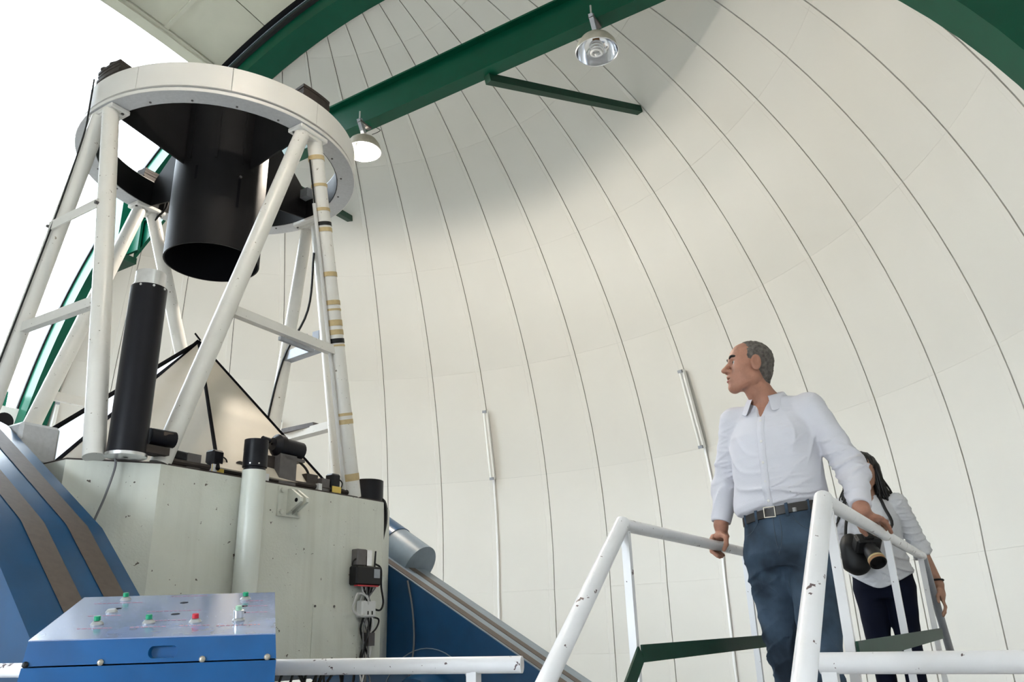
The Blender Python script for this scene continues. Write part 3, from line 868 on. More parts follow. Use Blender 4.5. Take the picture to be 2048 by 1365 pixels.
for z_ in (0.1, 0.9): mk('tube_saddle', boxax(TL(1.10, -0.305, z_), MV * 0.035, NV * 0.022, ZV * 0.03), BOXP2, wt)
# black counterweight drum at the far corner
cw = TL(0.93, 1.16, ZB1)
mk('drum_weight', lathe(cw, ZV, [(0.01, 0.0), (0.135, 0.0), (0.135, 0.18), (0.125, 0.185), (0.01, 0.185)], 28), BLACK, tel)
# grey housing and roller on the left corner of the box
hs = TL(0.25, -1.62, 0)
mk('gear_housing', bevbox(TL(0.22, -1.455, 1.23), MV * 0.22, NV * 0.13, ZV * 0.13, 0.02), RINGG, tel)
mk('roller', cyl(TL(0.02, -1.53, 1.42), TL(0.10, -1.53, 1.42), 0.06, seg=18), RUBBER, tel)

# --- edge rail and drive parts of the mirror cover along the box rim
def rim_pt(b, z=0.0, a=1.0): return TL(a, b, ZB1 + z)
mk('drive_rod', sweep([rim_pt(-0.88, .035), rim_pt(0.86, .035)], 0.022, 8), DARKM, tel)
for b_ in (-0.55, -0.08, 0.47): mk('rod_clip', boxax(rim_pt(b_, .03, 1.025), MV * .018, NV * .018, ZV * .028), PLASTW, tel)
def latch_motor(b, a, z, yaw=0):
    o = mk('cover_motor', bevbox(TL(a, b, ZB1 + z + .09), MV * .045, NV * .05, ZV * .075, .014), BLACK, tel)
    mk('warning_label', boxax(TL(a + .047, b, ZB1 + z + .03), MV * .003, NV * .05, ZV * .028), YELLOW, o)
    mk('motor_lead', sweep(smooth_path([TL(a, b + .05, ZB1 + z + .14), TL(a + .02, b + .09, ZB1 + z + .10), TL(a, b + .08, ZB1 + z + .02)], 5), .006, 5), RUBBER, o)
latch_motor(-0.52, 0.99, 0.0)
latch_motor(0.66, 0.99, 0.0)
mk('relay_box', boxax(rim_pt(-0.70, .06, .97), MV * .04, NV * .055, ZV * .05), GREYM, tel)
mk('relay_box', boxax(rim_pt(0.55, .05, .98), MV * .04, NV * .045, ZV * .06), GREYM, tel)
mk('cover_actuator', sweep([rim_pt(-0.86, .08, .93), rim_pt(-0.74, .07, .95)], .055, 12), BLACK, tel)
mk('gear_block', boxax(rim_pt(0.01, .11, .90), MV * .06, NV * .10, ZV * .11), DARKM, tel)
pd = mk('motor_pedestal', boxax(rim_pt(0.14, .12, .97), MV * .05, NV * .085, ZV * .12), GREYM, tel)
mk('motor_shelf', boxax(rim_pt(0.21, .215, .97), MV * .05, NV * .10, ZV * .012), GREYM, pd)
em = mk('electric_motor', cyl(rim_pt(0.06, .31, .97), rim_pt(0.30, .30, .97), .072, seg=18), BLACK, tel)
mk('motor_bell', lathe(rim_pt(0.05, .31, .97), NV, [(.01, -.045), (.05, -.04), (.085, 0), (.085, .05), (.07, .055)], 18), BLACK, em)
mk('motor_stub', cyl(rim_pt(-0.02, .33, .97), rim_pt(-0.09, .335, .97), .022, seg=10), BLACK, em)
mk('motor_lead', sweep(smooth_path([rim_pt(.26, .22, .99), rim_pt(.36, .16, .99), rim_pt(.43, .06, .98)], 6), .010, 6), RUBBER, em)
mk('linkage_block', boxax(rim_pt(0.42, .06, .95), MV * .05, NV * .06, ZV * .07), DARKM, tel)
mk('linkage_rod', sweep([rim_pt(-.35, .05, .95), rim_pt(-.2, .09, .92), rim_pt(0.3, .05, .93)], .035, 8), DARKM, tel)
mk('pivot_lug', cyl(rim_pt(-.3, .075, 1.0), rim_pt(-.3, .075, .93), .05, seg=14), DARKM, tel)
# cables on the chamfered face and over the right edge
mk('box_lead', sweep(smooth_path([TL(.93, -1.235, 1.12), TL(.965, -1.235, 1.05), TL(.955, -1.27, .85), TL(.93, -1.31, .65), TL(.93, -1.31, .40)], 6), 0.008, 6), CABLEG, tel)
mk('box_lead', sweep(smooth_path([TL(.98, 1.16, 1.13), TL(1.05, 1.235, 1.10), TL(1.02, 1.30, .95), TL(1.0, 1.28, .78)], 6), 0.018, 6), RUBBER, tel)

# --- radio and cable clutter hung on the big face
rt = empty('network_router', TL(fa, 0.94, 0.40), 'black router with two stub antennas hung on the pale telescope box', 'router')
mk('router_body', bevbox(TL(fa + .055, 0.945, 0.455), MV * .045, NV * .15, ZV * .075, .012), RUBBER, rt)
mk('red_strip', boxax(TL(fa + .085, 0.93, 0.376), MV * .02, NV * .125, ZV * .005), BTNR, rt)
mk('status_label', boxax(TL(fa + .1015, 1.035, 0.475), MV * .001, NV * .036, ZV * .035), ZINC, rt)
for b_ in (0.955, 1.06): mk('antenna', cyl(TL(fa + .05, b_, .52), TL(fa + .05, b_ + .01, .66), .0085, .007, seg=8), RUBBER, rt)
ps = empty('power_adapter', TL(fa, 0.90, 0.55), 'dark power adapter box mounted above the black router', 'adapter')
mk('adapter_body', bevbox(TL(fa + .035, 0.885, 0.60), MV * .035, NV * .055, ZV * .065, .006), GREYM, ps)
mk('adapter_plate', boxax(TL(fa + .03, 0.985, 0.60), MV * .03, NV * .03, ZV * .062), STEEL, ps)
so = empty('socket_outlet', TL(fa, .99, .16), 'white plastic power socket hanging below the black router', 'socket')
mk('socket_body', bevbox(TL(fa + .04, .985, .20), MV * .035, NV * .085, ZV * .065, .01), PLASTW, so)
for b_ in (.97, 1.02): mk('socket_hole', boxax(TL(fa + .0755, b_, .17), MV * .001, NV * .006, ZV * .014), FLAT, so)
coil = [TL(fa + .07 + .012 * math.sin(3 * t), .885 + .085 * math.cos(t), .235 + .085 * math.sin(t)) for t in np.linspace(0.4, 0.4 + 6 * math.pi, 60)]
coil = [c + (random.uniform(-.006, .006)) * NV + random.uniform(-.006, .006) * ZV for c in coil]
mk('cable_coil', sweep([TL(fa + .06, .90, .385), TL(fa + .06, .91, .34)] + coil, .0065, 6), CABLEW, label='coil of thin white cable below the black router', cat='cable')
cb = empty('cable_bundle', TL(fa, .99, -.2), 'tangle of dark and pale cables running down the pale box from the router', 'cables')
for i in range(9):
    b0 = .93 + .02 * i
    pts = [TL(fa + .04, b0, .37)]
    z = .37
    while z > -.36:
        z -= random.uniform(.09, .16)
        bb = .985 + .05 * math.sin(z * 9 + i) * (1 if i % 3 else .5) + random.uniform(-.02, .02)
        pts.append(TL(fa + .02 + random.uniform(0, .05), bb, z))
    mk('cable', sweep(smooth_path(pts, 4), random.choice((.005, .007, .009)), 6), [CABLEG, RUBBER, CABLEW, CABLEG, RUBBER][i % 5], cb)
mk('loop_cable', sweep(smooth_path([TL(fa + .05, 1.06, .56), TL(fa + .06, 1.13, .52), TL(fa + .06, 1.14, .38), TL(fa + .06, 1.17, .25), TL(fa + .06, 1.12, .19), TL(fa + .05, 1.0, .24), TL(fa + .04, .95, .36)], 6), .008, 6), RUBBER, cb)
mk('loop_cable', sweep(smooth_path([TL(fa + .05, .84, .59), TL(fa + .05, .80, .56), TL(fa + .05, .80, .48), TL(fa + .06, .83, .44)], 6), .007, 6), RUBBER, cb)
mk('loop_cable', sweep(smooth_path([TL(fa + .04, 1.05, .14), TL(fa + .05, 1.13, .12), TL(fa + .05, 1.10, .05), TL(fa + .04, 1.0, -.02)], 6), .007, 6), RUBBER, cb)
mk('splitter', boxax(TL(fa + .04, 1.03, -.03), MV * .03, NV * .035, ZV * .05), GREYM, cb)
mk('splitter', boxax(TL(fa + .04, 1.04, -.24), MV * .03, NV * .03, ZV * .05), SOCK, cb)
hang = empty('hanging_cables', TL(.9, .6, -.9), 'dark cables drooping under the pale telescope box', 'cables')
for i in range(14):
    b0, b1 = random.uniform(.2, 1.1), random.uniform(-.2, .9)
    mk('cable', sweep(smooth_path([TL(1.0, b0, -.15), TL(1.02, b0 * .6 + b1 * .4, -.34 - random.uniform(0, .1)), TL(.95, b1, -.5), TL(.8, b1 - .2, -.75)], 5), .010, 6), RUBBER, hang)

# ================================================================== FORK MOUNT
mnt = empty('telescope_mount', TL(2.2, .1, FLOORZ), 'big blue fork mount with brown stripes carrying the telescope box', 'mount')
def arm_profile(side):
    if side > 0: top = [(-1.3, 1.86), (0.2, 0.99 - .07), (3.4, -0.90)]
    return top
# far arm: straight inclined girder, stripes along its top face
sl = math.tan(rad(30))
def ztop(a): return 0.60 - sl * (a - 0.75)
b0, b1 = 1.675, 2.175
poly = [TL(-0.9, b0, ztop(-0.9)), TL(3.35, b0, ztop(3.35)), TL(3.35, b0, -1.15), TL(1.9, b0, -1.15), TL(-0.2, b0, -0.35), TL(-0.9, b0, 0.4)]
far = mk('fork_arm', prism(poly, NV * (b1 - b0)), BLUE, mnt, sharp=20)
nrm = unit(A(0, 0, 0) + math.sin(rad(30)) * MV + math.cos(rad(30)) * ZV)
dirm = unit(MV - sl * ZV)
def strip(b_0, b_1, a0, a1, lift, mat, name, par):
    V = [TL(a0, b_0, ztop(a0)) + nrm * lift, TL(a1, b_0, ztop(a1)) + nrm * lift, TL(a1, b_1, ztop(a1)) + nrm * lift, TL(a0, b_1, ztop(a0)) + nrm * lift]
    return mk(name, prism(V, -nrm * 0.006), mat, par, sharp=20)
strip(b0 - .004, b1, -0.9, 3.35, .006, BLUEG, 'top_plate', far)
strip(b0 + .025, b0 + .13, -0.9, 3.35, .010, BROWN, 'brown_stripe', far)
strip(b0 + .245, b0 + .335, -0.9, 3.35, .010, BROWN, 'brown_stripe', far)
# gear hump lying along the far arm
def hz_(a): return ztop(a)
hump0, hump1 = TL(-0.4, 2.07, ztop(-0.4) + .08), TL(0.80, 2.07, ztop(0.80) + .03)
mk('gear_cover', cyl(hump0, hump1, 0.215, 0.21, 32), BLUEG, mnt)
mk('gear_cover_band', cyl(hump0 + (hump1 - hump0) * .2, hump0 + (hump1 - hump0) * .74, 0.222, 0.219, 32), BLUE, mnt)
# bearing housing on the inner side of the far arm
bc = TL(1.20, b0, -0.62)
bh = mk('bearing_housing', lathe(bc, -NV, [(0.33, 0.0), (0.32, 0.02), (0.30, 0.12), (0.27, 0.2), (0.05, 0.22), (0.001, 0.22)], 40), BLUE, mnt)
mk('housing_ring', sweep([bc + 0.5 * (math.cos(t) * MV + math.sin(t) * ZV) - NV * .003 for t in np.linspace(0, 2 * math.pi, 48, endpoint=False)], .005, 5, closed=True), BLUEG, far)
mk('arm_lead', sweep(smooth_path([TL(1.0, b0 - .03, .45), TL(1.06, b0 - .03, .2), TL(1.08, b0 - .03, -.1), TL(1.02, b0 - .03, -.4)], 5), .008, 6), CABLEG, far)
# near arm: same girder, bending steeper near the fork base
prof = [(-0.9, 1.92), (0.12, 1.42), (0.30, 1.345), (0.45, 1.255), (1.52, 0.585), (2.45, -0.25), (3.3, -1.15), (1.7, -1.15), (0.6, -0.2), (-0.9, 0.75)]
nb0_, nb1_ = -2.22, -1.60
near = mk('fork_arm', prism([TL(a, nb0_, z) for a, z in prof], NV * (nb1_ - nb0_)), BLUE, mnt, sharp=20)
tp = prof[:7]
def ribbon(b_0, b_1, lift, mat, name):
    V, F = [], []
    for i, (a, z) in enumerate(tp):
        a_, z_ = tp[max(0, i - 1)]; c_, w_ = tp[min(len(tp) - 1, i + 1)]
        d = unit(A(c_ - a_, w_ - z_, 0)); nn_ = A(-d[1], d[0], 0) * lift
        for b_ in (b_0, b_1): V.append(TL(a + nn_[0], b_, z + nn_[1]))
    F = [(2 * i, 2 * i + 1, 2 * i + 3, 2 * i + 2) for i in range(len(tp) - 1)]
    return mk(name, (V, F), mat, near)
ribbon(nb1_ - .20, nb1_ - .085, .004, BROWN, 'brown_stripe')
ribbon(nb1_ - .43, nb1_ - .315, .004, BROWN, 'brown_stripe')
for b_ in (nb0_, nb1_): pass
mk('fork_base', prism([TL(a, -1.6, z) for a, z in ((2.2, -.62), (3.2, -.98), (3.2, -1.2), (1.75, -1.2))], NV * 3.22), BLUE, mnt, sharp=20)
mk('pier', boxax(TL(2.6, 0, FLOORZ + .06), MV * 1.2, NV * 2.3, ZV * .06), FLOORM, mnt)
# ================================================================== PLATFORM, STAIRS, RAILS
UV = A(0.5145, 0.8575, 0)                           # along the gangway, away from the lens
PV = A(0.8575, -0.5145, 0)                          # across it
ZP = -0.63                                          # gangway floor
L0, R0 = A(0.344, 2.65, 0), A(0.855, 2.233, 0)
GW = float((R0 - L0) @ PV)
def GP(d, w, z): return L0 + ((R0 - L0) @ UV) * 0 * UV + UV * d + PV * w + ZV * z
RAILZ = 0.317
pf = empty('gangway', GP(1.4, GW / 2, FLOORZ), 'raised steel gangway with steps that the two people stand on', 'gangway')
mk('deck', boxax(GP(1.45, GW / 2, ZP - .03), UV * 1.62, PV * (GW / 2 + .08), ZV * .03), TREAD, pf)
for d_ in (-0.1, 1.45, 3.0):
    for w_ in (-.04, GW + .04): mk('leg', boxax(GP(d_, w_, (ZP - .06 + FLOORZ) / 2), UV * .03, PV * .03, ZV * (ZP - .06 - FLOORZ) / 2), DGREEN, pf)
for k_ in range(3):
    mk('step', boxax(GP(-.17 - .13 - .24 * k_, GW / 2, ZP - .155 * (k_ + 1) - .02), UV * .13, PV * (GW / 2), ZV * .02), TREAD, pf)
    mk('step', boxax(GP(3.07 + .13 + .24 * k_, GW / 2, ZP - .155 * (k_ + 1) - .02), UV * .13, PV * (GW / 2), ZV * .02), TREAD, pf)
def stringer(w, d0, sgn):
    a, b = GP(d0, w, ZP - .03), GP(d0 + sgn * .78, w, FLOORZ + .02)
    return bar(a, b, .02, .14)
for w_ in (0, GW):
    mk('stringer', stringer(w_, -.17, -1), DGREEN, pf); mk('stringer', stringer(w_, 3.07, 1), DGREEN, pf)

def stair_rail(w, d_near, d_posts, d_end, label, far_drop=False):
    o = empty('stair_railing', GP(d_near, w, ZP), label, 'railing', 'white railings of the gangway')
    a, b = GP(d_near, w, RAILZ), GP(d_end, w, RAILZ)
    low = GP(d_near - .92, w, RAILZ - .92 * .80)
    mk('handrail', sweep([a - UV * .006, b], .0215, 16), RAILW, o)
    mk('sloping_handrail', sweep([a + UV * .004 + ZV * .006, low], .0255, 16), RAILW, o)
    mk('elbow', ball(a, .0262, 14, 10), RAILW, o)
    for d_ in d_posts:
        mk('post', boxax(GP(d_, w, (RAILZ - .02 + ZP) / 2), UV * .011, PV * .013, ZV * (RAILZ - .02 - ZP) / 2), RAILW, o)
    mk('low_post', boxax(GP(d_near - .86, w, (RAILZ - .86 * .8 - .02 + FLOORZ) / 2), UV * .011, PV * .013, ZV * (RAILZ - .86 * .8 - .02 - FLOORZ) / 2), RAILW, o)
    mk('mid_rail', bar(GP(d_near + .03, w + .02, -.079), GP(d_end + (.0 if far_drop else 0), w + .02, -.079), .007, .052), DGREEN, o)
    if not far_drop: mk('sloping_mid_rail', bar(GP(d_near + .02, w + .02, -.079), GP(d_near - .85, w + .02, -.079 - .87 * .8), .007, .055), DGREEN, o)
    if far_drop:
        mk('far_handrail', sweep([b, b + UV * .62 - ZV * .62 * .95], .0215, 14), ZINC, o)
        mk('elbow', ball(b, .022, 12, 8), RAILW, o)
    return o
dR = float((R0 - L0) @ UV)
stair_rail(0, 0.0, (0.02, 1.40, 2.4), 2.45, 'white chipped gangway railing under the right hand of the man')
stair_rail(GW, dR, (dR + .045, dR + 1.235, dR + 2.50), dR + 2.63, 'white chipped gangway railing under the left hand of the man', True)

def guard(p, q, posts, label):
    o = empty('guard_rail', (p + q) / 2 * A(1, 1, 0) + A(0, 0, FLOORZ), label, 'guard rail', 'white guard rails beside the steps')
    mk('rail', sweep([p, q], .0265, 18), RAILW, o)
    for t_ in posts:
        c = p + (q - p) * t_
        mk('post', boxax(A(c[0], c[1], (c[2] - .02 + FLOORZ) / 2), UV * .016, PV * .019, ZV * (c[2] - .02 - FLOORZ) / 2), RAILW, o)
    return o
g0 = A(0.0, 2.75, -.103)
guard(A(-2.45, 3.378, -.081), g0, (.15, .5, .935), 'white chipped guard rail passing behind the blue console')
h0 = A(0.775, 2.232, -.103)
guard(h0, h0 + PV * 1.9, (.012, .5, .98), 'white chipped guard rail end beside the man, running off to the side')

# ================================================================== CONTROL CONSOLE
FL, FR = A(-1.338, 2.28, .010), A(-.683, 2.337, .010)
BL = A(-1.535, 2.91, .152)
RX = unit(FR - FL); WC = np.linalg.norm(FR - FL)
DY = BL - FL
BR = FR + DY
con = empty('control_console', (FL + BR) / 2 * A(1, 1, 0) + A(0, 0, FLOORZ), 'blue enamelled control console with green and red push buttons', 'console')
FWD = unit(DY * A(1, 1, 0))
HS = .062                                           # lid skirt height
lid = [FL, FR, BR, BL]
seam = [q - ZV * HS - ZV * (q[2] - .010) * .9 for q in lid]
lo_ = [q - ZV * .06 for q in seam]
up = unit(np.cross(RX, DY))
skirt_o = 0.004
seam_out = [FL - ZV * HS - FWD * skirt_o - RX * .006, FR - ZV * HS - FWD * skirt_o + RX * .006, BR - ZV * (HS + .12) + RX * .006, BL - ZV * (HS + .12) - RX * .006]
fn = unit(np.cross(RX, seam_out[0] - FL))
if fn @ A(0, -1, 0) < 0: fn = -fn
def front(u, v):
    return (FL + (FR - FL) * u) * (1 - v) + (seam_out[0] + (seam_out[1] - seam_out[0]) * u) * v
# lid skirt with a real recessed grip in its front
ho, ro_, NG = [], [], 24
for i in range(NG):
    t = 2 * math.pi * i / NG
    c_, s_ = math.cos(t), math.sin(t)
    ho.append((.545 + (.037 if c_ > 1e-6 else (-.037 if c_ < -1e-6 else 0)) + .022 * c_, .58 + .26 * s_))
    k_ = 1 / max(abs(c_), abs(s_))
    ro_.append((.545 + .085 * c_ * k_, .58 + .36 * s_ * k_))
V = [front(*q) for q in ho] + [front(*q) for q in ro_]
F = [(i, (i + 1) % NG, NG + (i + 1) % NG, NG + i) for i in range(NG)]
def fq(u0, v0, u1, v1):
    n0 = len(V); V.extend([front(u0, v0), front(u1, v0), front(u1, v1), front(u0, v1)]); F.append((n0, n0 + 1, n0 + 2, n0 + 3))
fq(0, 0, .46, 1); fq(.63, 0, 1, 1); fq(.46, 0, .63, .22); fq(.46, .94, .63, 1)
n0 = len(V); V.extend([FR, BR, BL, FL] + [seam_out[1], seam_out[2], seam_out[3], seam_out[0]])
F += [(n0, n0 + 1, n0 + 5, n0 + 4), (n0 + 1, n0 + 2, n0 + 6, n0 + 5), (n0 + 2, n0 + 3, n0 + 7, n0 + 6)]
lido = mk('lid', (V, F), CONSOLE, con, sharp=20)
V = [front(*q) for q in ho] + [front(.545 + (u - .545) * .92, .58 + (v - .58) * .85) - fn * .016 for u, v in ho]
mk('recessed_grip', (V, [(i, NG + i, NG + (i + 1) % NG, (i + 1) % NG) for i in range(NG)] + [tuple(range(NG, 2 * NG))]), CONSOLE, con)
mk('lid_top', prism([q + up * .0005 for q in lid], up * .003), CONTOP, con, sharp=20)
bod = [q - ZV * .004 for q in seam_out]
bot = [bod[0] - ZV * .075 - RX * .012 + FWD * .01, bod[1] - ZV * .075 + RX * .0 + FWD * .01, bod[2] * A(1, 1, 0) + A(0, 0, bod[0][2] - .075), bod[3] * A(1, 1, 0) + A(0, 0, bod[0][2] - .075)]
mk('body', (bod + bot, [(3, 2, 1, 0), (0, 4, 5, 1)[::-1], (1, 5, 6, 2)[::-1], (2, 6, 7, 3)[::-1], (3, 7, 4, 0)[::-1], (4, 5, 6, 7)]), CONSOLE, con, sharp=20)
for u_, mt in ((.015, RUBBER), (.305, SCREW), (.705, SCREW), (.965, SCREW)):
    p = front(u_, .93) + fn * .001
    mk('screw', lathe(p, fn, [(.0085, 0), (.0085, .003), (.005, .007), (.001, .008)], 12), mt, con)
def top(u, v): return FL + (FR - FL) * u + DY * v + up * .0036
def push(u, v, mat, tall=False):
    c = top(u, v)
    o = mk('push_button', lathe(c, up, [(.018, 0), (.0182, .003), (.0145, .007), (.012, .010), (.001, .010)], 18), BTNB, con)
    if tall: mk('button_collar', lathe(c, up, [(.015, .009), (.0155, .030), (.012, .031), (.001, .031)], 18), STEEL, o)
    if mat: mk('button_cap', lathe(c + up * (.03 if tall else .012), up, [(.0095, 0), (.0095, .011), (.008, .013), (.001, .013)], 14), mat, o)
    return o
# columns measured on the lid: u across, v away
for u_, v_, mt, tl in ((.235, .88, BTNG, 0), (.215, .28, BTNG, 0), (.44, .28, BTNG, 0), (.645, .27, BTNR, 0), (.835, .28, BTNP, 1), (.85, .80, BTNG, 0), (.225, .56, None, 0)):
    push(u_, v_, mt, tl)
for u_, v_ in ((.545, .76), (.535, .47), (.845, .62), (.845, .46), (.235, .65)):
    mk('button_hole', lathe(top(u_, v_), up, [(.013, 0), (.013, .0006), (.001, .0006)], 16), FLAT, con)
for u_, v_, w_ in ((.235, .80, .10), (.215, .20, .09), (.44, .20, .09), (.645, .20, .08), (.835, .18, .12), (.52, .55, .17), (.52, .33, .08), (.90, .62, .07), (.90, .46, .08), (.55, .95, .12), (.90, .76, .06), (.14, .80, .06), (.20, .48, .09), (.30, .80, .05)):
    pieces = []
    x = -w_ / 2
    while x < w_ / 2:
        l_ = random.uniform(.006, .014)
        pieces.append(boxax(top(u_, v_) + RX * (x + l_ / 2) * 1.0 + up * .0004, RX * l_ / 2, unit(DY) * .0028, up * .0003)); x += l_ + .004
    mk('printed_line', J(*pieces), REDPR, con)
mk('pedestal', boxax((FL + BR) / 2 * A(1, 1, 0) + A(0, 0, (-.16 + FLOORZ) / 2), RX * .12, FWD * .12, ZV * (-.14 - FLOORZ) / 2), GREYM, con)
# ================================================================== PEOPLE
# distance-field modelling: smooth unions of tapered limbs, turned into one skin by surface nets
f32 = np.float32
def s_cap(P, a, b, ra, rb):
    a = np.asarray(a, f32); ba = np.asarray(b, f32) - a
    t = np.clip(((P - a) @ ba) / (ba @ ba + 1e-9), 0, 1)
    return np.linalg.norm(P - a - t[:, None] * ba, axis=1) - (ra + (rb - ra) * t)
def s_ell(P, c, r, M=None):
    q = P - np.asarray(c, f32)
    if M is not None: q = q @ np.asarray(M, f32).T
    r = np.asarray(r, f32)
    k0 = np.linalg.norm(q / r, axis=1); k1 = np.linalg.norm(q / (r * r), axis=1) + 1e-6
    return k0 * (k0 - 1) / k1
def s_min(a, b, k):
    h = np.clip(0.5 + 0.5 * (b - a) / k, 0, 1)
    return b * (1 - h) + a * h - k * h * (1 - h)
def s_cut(a, b, k=0.006): return -s_min(-a, b, k)          # a minus b
def s_stack(P, rows):
    """Body of elliptical sections: rows of (z, cx, cy, rx, ry)."""
    R_ = np.asarray(rows, f32); z = P[:, 2]
    cx, cy, rx, ry = (np.interp(z, R_[:, 0], R_[:, i]).astype(f32) for i in range(1, 5))
    x, y = P[:, 0] - cx, P[:, 1] - cy
    k0 = np.sqrt((x / rx) ** 2 + (y / ry) ** 2); k1 = np.sqrt((x / rx ** 2) ** 2 + (y / ry ** 2) ** 2) + 1e-5
    d = k0 * (k0 - 1) / k1
    return np.maximum(d, np.maximum(R_[0, 0] - z, z - R_[-1, 0]))
def surfnet(fn, lo, hi, h, B=8):
    lo = np.asarray(lo, f32); hi = np.asarray(hi, f32)
    nb = np.ceil((hi - lo) / (h * B)).astype(int)
    n = nb * B + 1
    bi = np.stack(np.meshgrid(*[np.arange(k) for k in nb], indexing='ij'), -1).reshape(-1, 3)
    dc = fn((lo + (bi + 0.5) * B * h).astype(f32))
    val = np.ones(n, f32)
    for (i, j, k), d in zip(bi[dc < 0], dc[dc < 0]):
        val[i * B:(i + 1) * B + 1, j * B:(j + 1) * B + 1, k * B:(k + 1) * B + 1] = -1
    act = bi[np.abs(dc) < B * h * 0.87 * 1.7]
    g = np.stack(np.meshgrid(*[np.arange(B + 1)] * 3, indexing='ij'), -1).reshape(-1, 3)
    CH = 1200
    for s0 in range(0, len(act), CH):
        ab = act[s0:s0 + CH]
        idx = (ab[:, None, :] * B + g[None]).reshape(-1, 3)
        v = fn((lo + idx * h).astype(f32))
        val[idx[:, 0], idx[:, 1], idx[:, 2]] = v
    ins = val < 0
    cc = np.zeros(n - 1, np.int8)
    for i in (0, 1):
        for j in (0, 1):
            for k in (0, 1):
                cc += ins[i:n[0] - 1 + i, j:n[1] - 1 + j, k:n[2] - 1 + k]
    cells = np.argwhere((cc > 0) & (cc < 8))
    vid = -np.ones(n - 1, np.int32)
    vid[cells[:, 0], cells[:, 1], cells[:, 2]] = np.arange(len(cells))
    acc = np.zeros((len(cells), 3)); cnt = np.zeros(len(cells))
    cor = [np.array(c) for c in ((0, 0, 0), (1, 0, 0), (0, 1, 0), (1, 1, 0), (0, 0, 1), (1, 0, 1), (0, 1, 1), (1, 1, 1))]
    for a, b in ((0, 1), (2, 3), (4, 5), (6, 7), (0, 2), (1, 3), (4, 6), (5, 7), (0, 4), (1, 5), (2, 6), (3, 7)):
        pa, pb = cells + cor[a], cells + cor[b]
        va, vb = val[pa[:, 0], pa[:, 1], pa[:, 2]], val[pb[:, 0], pb[:, 1], pb[:, 2]]
        m = (va < 0) != (vb < 0)
        t = np.where(m, va / np.where(m, va - vb, 1), 0)
        acc[m] += (pa + (pb - pa) * t[:, None])[m]; cnt[m] += 1
    V = lo + h * acc / cnt[:, None]
    F = []
    for ax in range(3):
        sl0 = [slice(None)] * 3; sl1 = [slice(None)] * 3
        sl0[ax] = slice(0, n[ax] - 1); sl1[ax] = slice(1, n[ax])
        A0, A1 = ins[tuple(sl0)], ins[tuple(sl1)]
        e = np.argwhere(A0 != A1)
        u, v = (ax + 1) % 3, (ax + 2) % 3
        e = e[(e[:, u] > 0) & (e[:, v] > 0) & (e[:, u] < n[u] - 1) & (e[:, v] < n[v] - 1)]
        fl = A0[e[:, 0], e[:, 1], e[:, 2]]
        q = []
        for du, dv in ((1, 1), (0, 1), (0, 0), (1, 0)):
            c = e.copy(); c[:, u] -= du; c[:, v] -= dv
            q.append(vid[c[:, 0], c[:, 1], c[:, 2]])
        q = np.stack(q, 1)
        q[~fl] = q[~fl][:, ::-1]
        F.append(q)
    F = np.concatenate(F)
    F = F[(F >= 0).all(1)]
    return V, F
def polish(fn, V, it=1, eps=0.002):
    V = V.astype(f32)
    for _ in range(it):
        d = fn(V)
        g = np.stack([fn(V + np.eye(3, dtype=f32)[i] * eps) - d for i in range(3)], 1) / eps
        gl = (g * g).sum(1) + 1e-4
        V = V - np.clip(d / gl, -.01, .01)[:, None] * g
    return V
def wr(P, seed, scale):
    """Soft cloth waviness: warped sine sheets, about -1..1."""
    r_ = np.random.default_rng(seed); out = np.zeros(len(P), f32)
    for i in range(4):
        k, w = r_.normal(size=3), r_.normal(size=3)
        k = k / np.linalg.norm(k) * scale * r_.uniform(.7, 1.5); w = w / np.linalg.norm(w) * scale * .6
        out += np.sin(P @ k.astype(f32) + 1.6 * np.sin(P @ w.astype(f32) + r_.uniform(0, 6)) + r_.uniform(0, 6))
    return out / 3
def folds(P, seed, main, scale, n=5, jit=.45):
    """Narrow raised creases across the direction main (0 flat .. 1 crease)."""
    r_ = np.random.default_rng(seed); out = np.zeros(len(P), f32)
    main = unit(main)
    for i in range(n):
        k = unit(main + r_.normal(size=3) * jit) * scale * r_.uniform(.6, 1.5)
        w = unit(r_.normal(size=3)) * scale * .35; v = unit(r_.normal(size=3)) * scale * .30
        sn = np.sin(P @ k.astype(f32) + 1.1 * np.sin(P @ w.astype(f32) + r_.uniform(0, 6)) + r_.uniform(0, 6))
        gate = np.clip(.15 + np.sin(P @ v.astype(f32) + r_.uniform(0, 6)), 0, 1)
        out = np.maximum(out, (1 - np.abs(sn)) ** 2 * gate)
    return out

SKIN = material('weathered skin', (0.41, 0.195, 0.13), 0.5, spec=0.35, vary=0.22, vscale=22, bump=0.0012, bscale=160)
SKINW = material('skin of the woman', (0.36, 0.19, 0.125), 0.5, vary=0.12, vscale=22)
HAIRM = material('short greying hair', (0.145, 0.125, 0.11), 0.75, vary=0.6, vscale=60, bump=0.004, bscale=260)
HAIRB = material('long black hair', (0.006, 0.0045, 0.004), 0.42, spec=0.3, vary=0.4, vscale=40)
SHIRT = material('white cotton shirt', (0.62, 0.61, 0.665), 0.75, vary=0.04, vscale=10, bump=0.0007, bscale=420)
SHIRTW = material('white linen blouse', (0.60, 0.60, 0.635), 0.75, vary=0.06, vscale=14, bump=0.0012, bscale=260)
JEANS = material('blue denim', (0.060, 0.092, 0.140), 0.8, spec=0.2, vary=0.7, vscale=7, bump=0.0009, bscale=400)
NAVY = material('navy trousers', (0.003, 0.005, 0.016), 0.85, spec=0.15, vary=0.2, vscale=10)
LEATH = material('dark brown leather', (0.014, 0.010, 0.009), 0.45)
EYEW = material('eye white', (0.62, 0.60, 0.58), 0.25)
EYEI = material('dark iris', (0.02, 0.013, 0.010), 0.15)
LIP = material('lips', (0.36, 0.12, 0.11), 0.45)
BUTT = material('shirt button', (0.66, 0.64, 0.60), 0.35)
